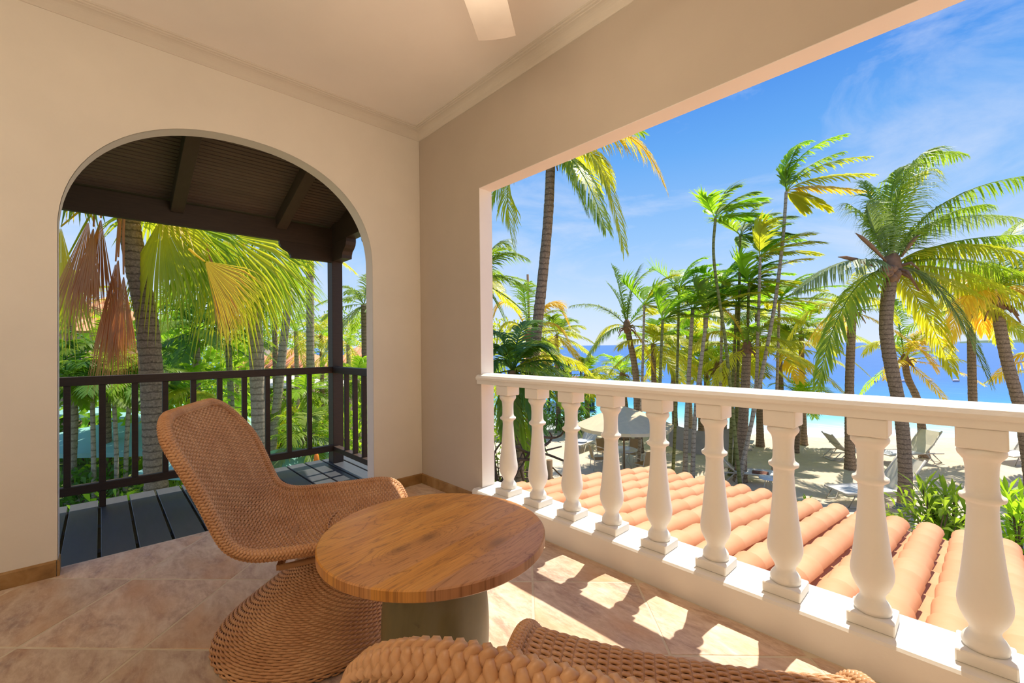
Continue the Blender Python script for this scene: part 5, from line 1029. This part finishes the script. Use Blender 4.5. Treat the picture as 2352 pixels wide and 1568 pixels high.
for i, (x, lb) in enumerate(((1257, 'seated guest left on the jetty terrace, dark clothes'), (1279, 'guest on the jetty terrace with a dark blue shirt'))):
    p = PD(x, 868, 35.5); t = thing('person', lb, 'person', (p[0], p[1], p[2]+0.1)); m = MB(); m.lathe([(0.10, 0), (0.13, 0.3), (0.16, 0.5), (0.14, 0.75), (0.19, 1.05), (0.17, 1.15), (0.06, 1.22), (0.055, 1.28), (0.10, 1.34), (0.11, 1.44), (0.08, 1.54), (0.01, 1.56)], k=12); m.build('body', SKIN, t)
    m = MB(); m.lathe([(0.17, 0.5), (0.175, 0.75), (0.21, 1.04), (0.18, 1.16), (0.08, 1.2)], k=12); m.tube(np.array([(0.2, 0, 1.1), (0.28, 0.05, 0.85), (0.15, 0.2, 0.75)]), [0.06, 0.05, 0.04], 6); m.tube(np.array([(-0.2, 0, 1.1), (-0.28, 0.05, 0.85), (-0.15, 0.2, 0.75)]), [0.06, 0.05, 0.04], 6); m.build('shirt', SHIRT if i else DARKM, t)
p = PD(1218, 700, 34); t = thing('mast', 'thin dark mast rising behind the tall leaning trunk', 'mast', (p[0], p[1], GZ)); m = MB(); q = PD(1212, 630, 34); m.tube(np.array([(0, 0, 0), (q[0]-p[0], q[1]-p[1], q[2]-GZ)]), [0.12, 0.09], 8); m.build('pole', POSTW, t)
m = MB(); m.bar(np.array([q[0]-p[0], q[1]-p[1], q[2]-GZ-1.2])-CR*0.3, np.array([q[0]-p[0], q[1]-p[1], q[2]-GZ-1.2])+CR*0.3, 0.08); m.build('crosstree', POSTW, t)
# ------------------------------------------------------------------ houses behind the garden
def house(label, x0, x1, yr, ye, D, depth, wallm, roofm, tiles=True):
    a = PD(x0, ye, D); b = PD(x1, ye, D); ax = CR*1.0; ax[2] = 0; ax /= np.linalg.norm(ax); bk = np.array([-ax[1], ax[0], 0]); bk = bk if bk@CF > 0 else -bk
    L = np.linalg.norm((b-a)[:2]); root = thing('house', label, 'house', (a[0], a[1], GZ)); ze = a[2]-GZ; zr = PD(x0, yr, D+depth/2)[2]-GZ
    f = lambda u, w, z: ax*u+bk*w+np.array([0, 0, z])
    m = MB(); V = [f(0.3, 0.5, 0), f(L-0.3, 0.5, 0), f(L-0.3, depth-0.5, 0), f(0.3, depth-0.5, 0)]; V += [v_+np.array([0, 0, ze]) for v_ in V]; m.add(np.array(V), [[[0, 1, 5, 4], [1, 2, 6, 5], [2, 3, 7, 6], [3, 0, 4, 7]]]); m.build('wall', wallm, root)
    m = MB(); m.add(np.array([f(0, 0, ze), f(L, 0, ze), f(L, depth, ze), f(0, depth, ze), f(min(depth/2, L*0.4), depth/2, zr), f(L-min(depth/2, L*0.4), depth/2, zr)]), [[[0, 1, 5, 4], [2, 3, 4, 5]], [[1, 2, 5], [3, 0, 4]]]); rf = m.build('roof', roofm, root)
    if tiles:
        m = MB(); n = int(L/0.45); i0 = min(depth/2, L*0.4)
        for k in range(n):
            u = (k+0.5)*L/n; w1 = depth/2*min(1, u/i0, (L-u)/i0); m.tube(np.array([f(u, 0.0, ze+0.03), f(u, w1, ze+(zr-ze)*w1/(depth/2)+0.03)]), 0.13, 6)
        o = m.build('tile_rows', roofm, rf); o['kind'] = 'stuff'
    for k in range(3):
        u = L*(k+1)/4; m = MB(); m.box(f(u, 0.47, ze-1.6), (0.5, 0.05, 0.6), np.stack([ax, bk, [0, 0, 1]], 1)); w = m.build('window', DARKM, root)
    return root
house('long house with an orange tiled roof behind the garden, centre of the arch', 520, 720, 806, 846, 33, 7, HOUSEW, TERRA)
house('orange roofed house behind the porch post', 735, 880, 790, 846, 30, 7, HOUSEW, TERRA)
house('small grey roofed hut behind the thin grey palm', 520, 610, 786, 822, 38, 6, HOUSEW, GREYROOF, False)
house('pink house at the left jamb of the arch', 40, 168, 690, 760, 20, 6, HOUSEW, TERRA)
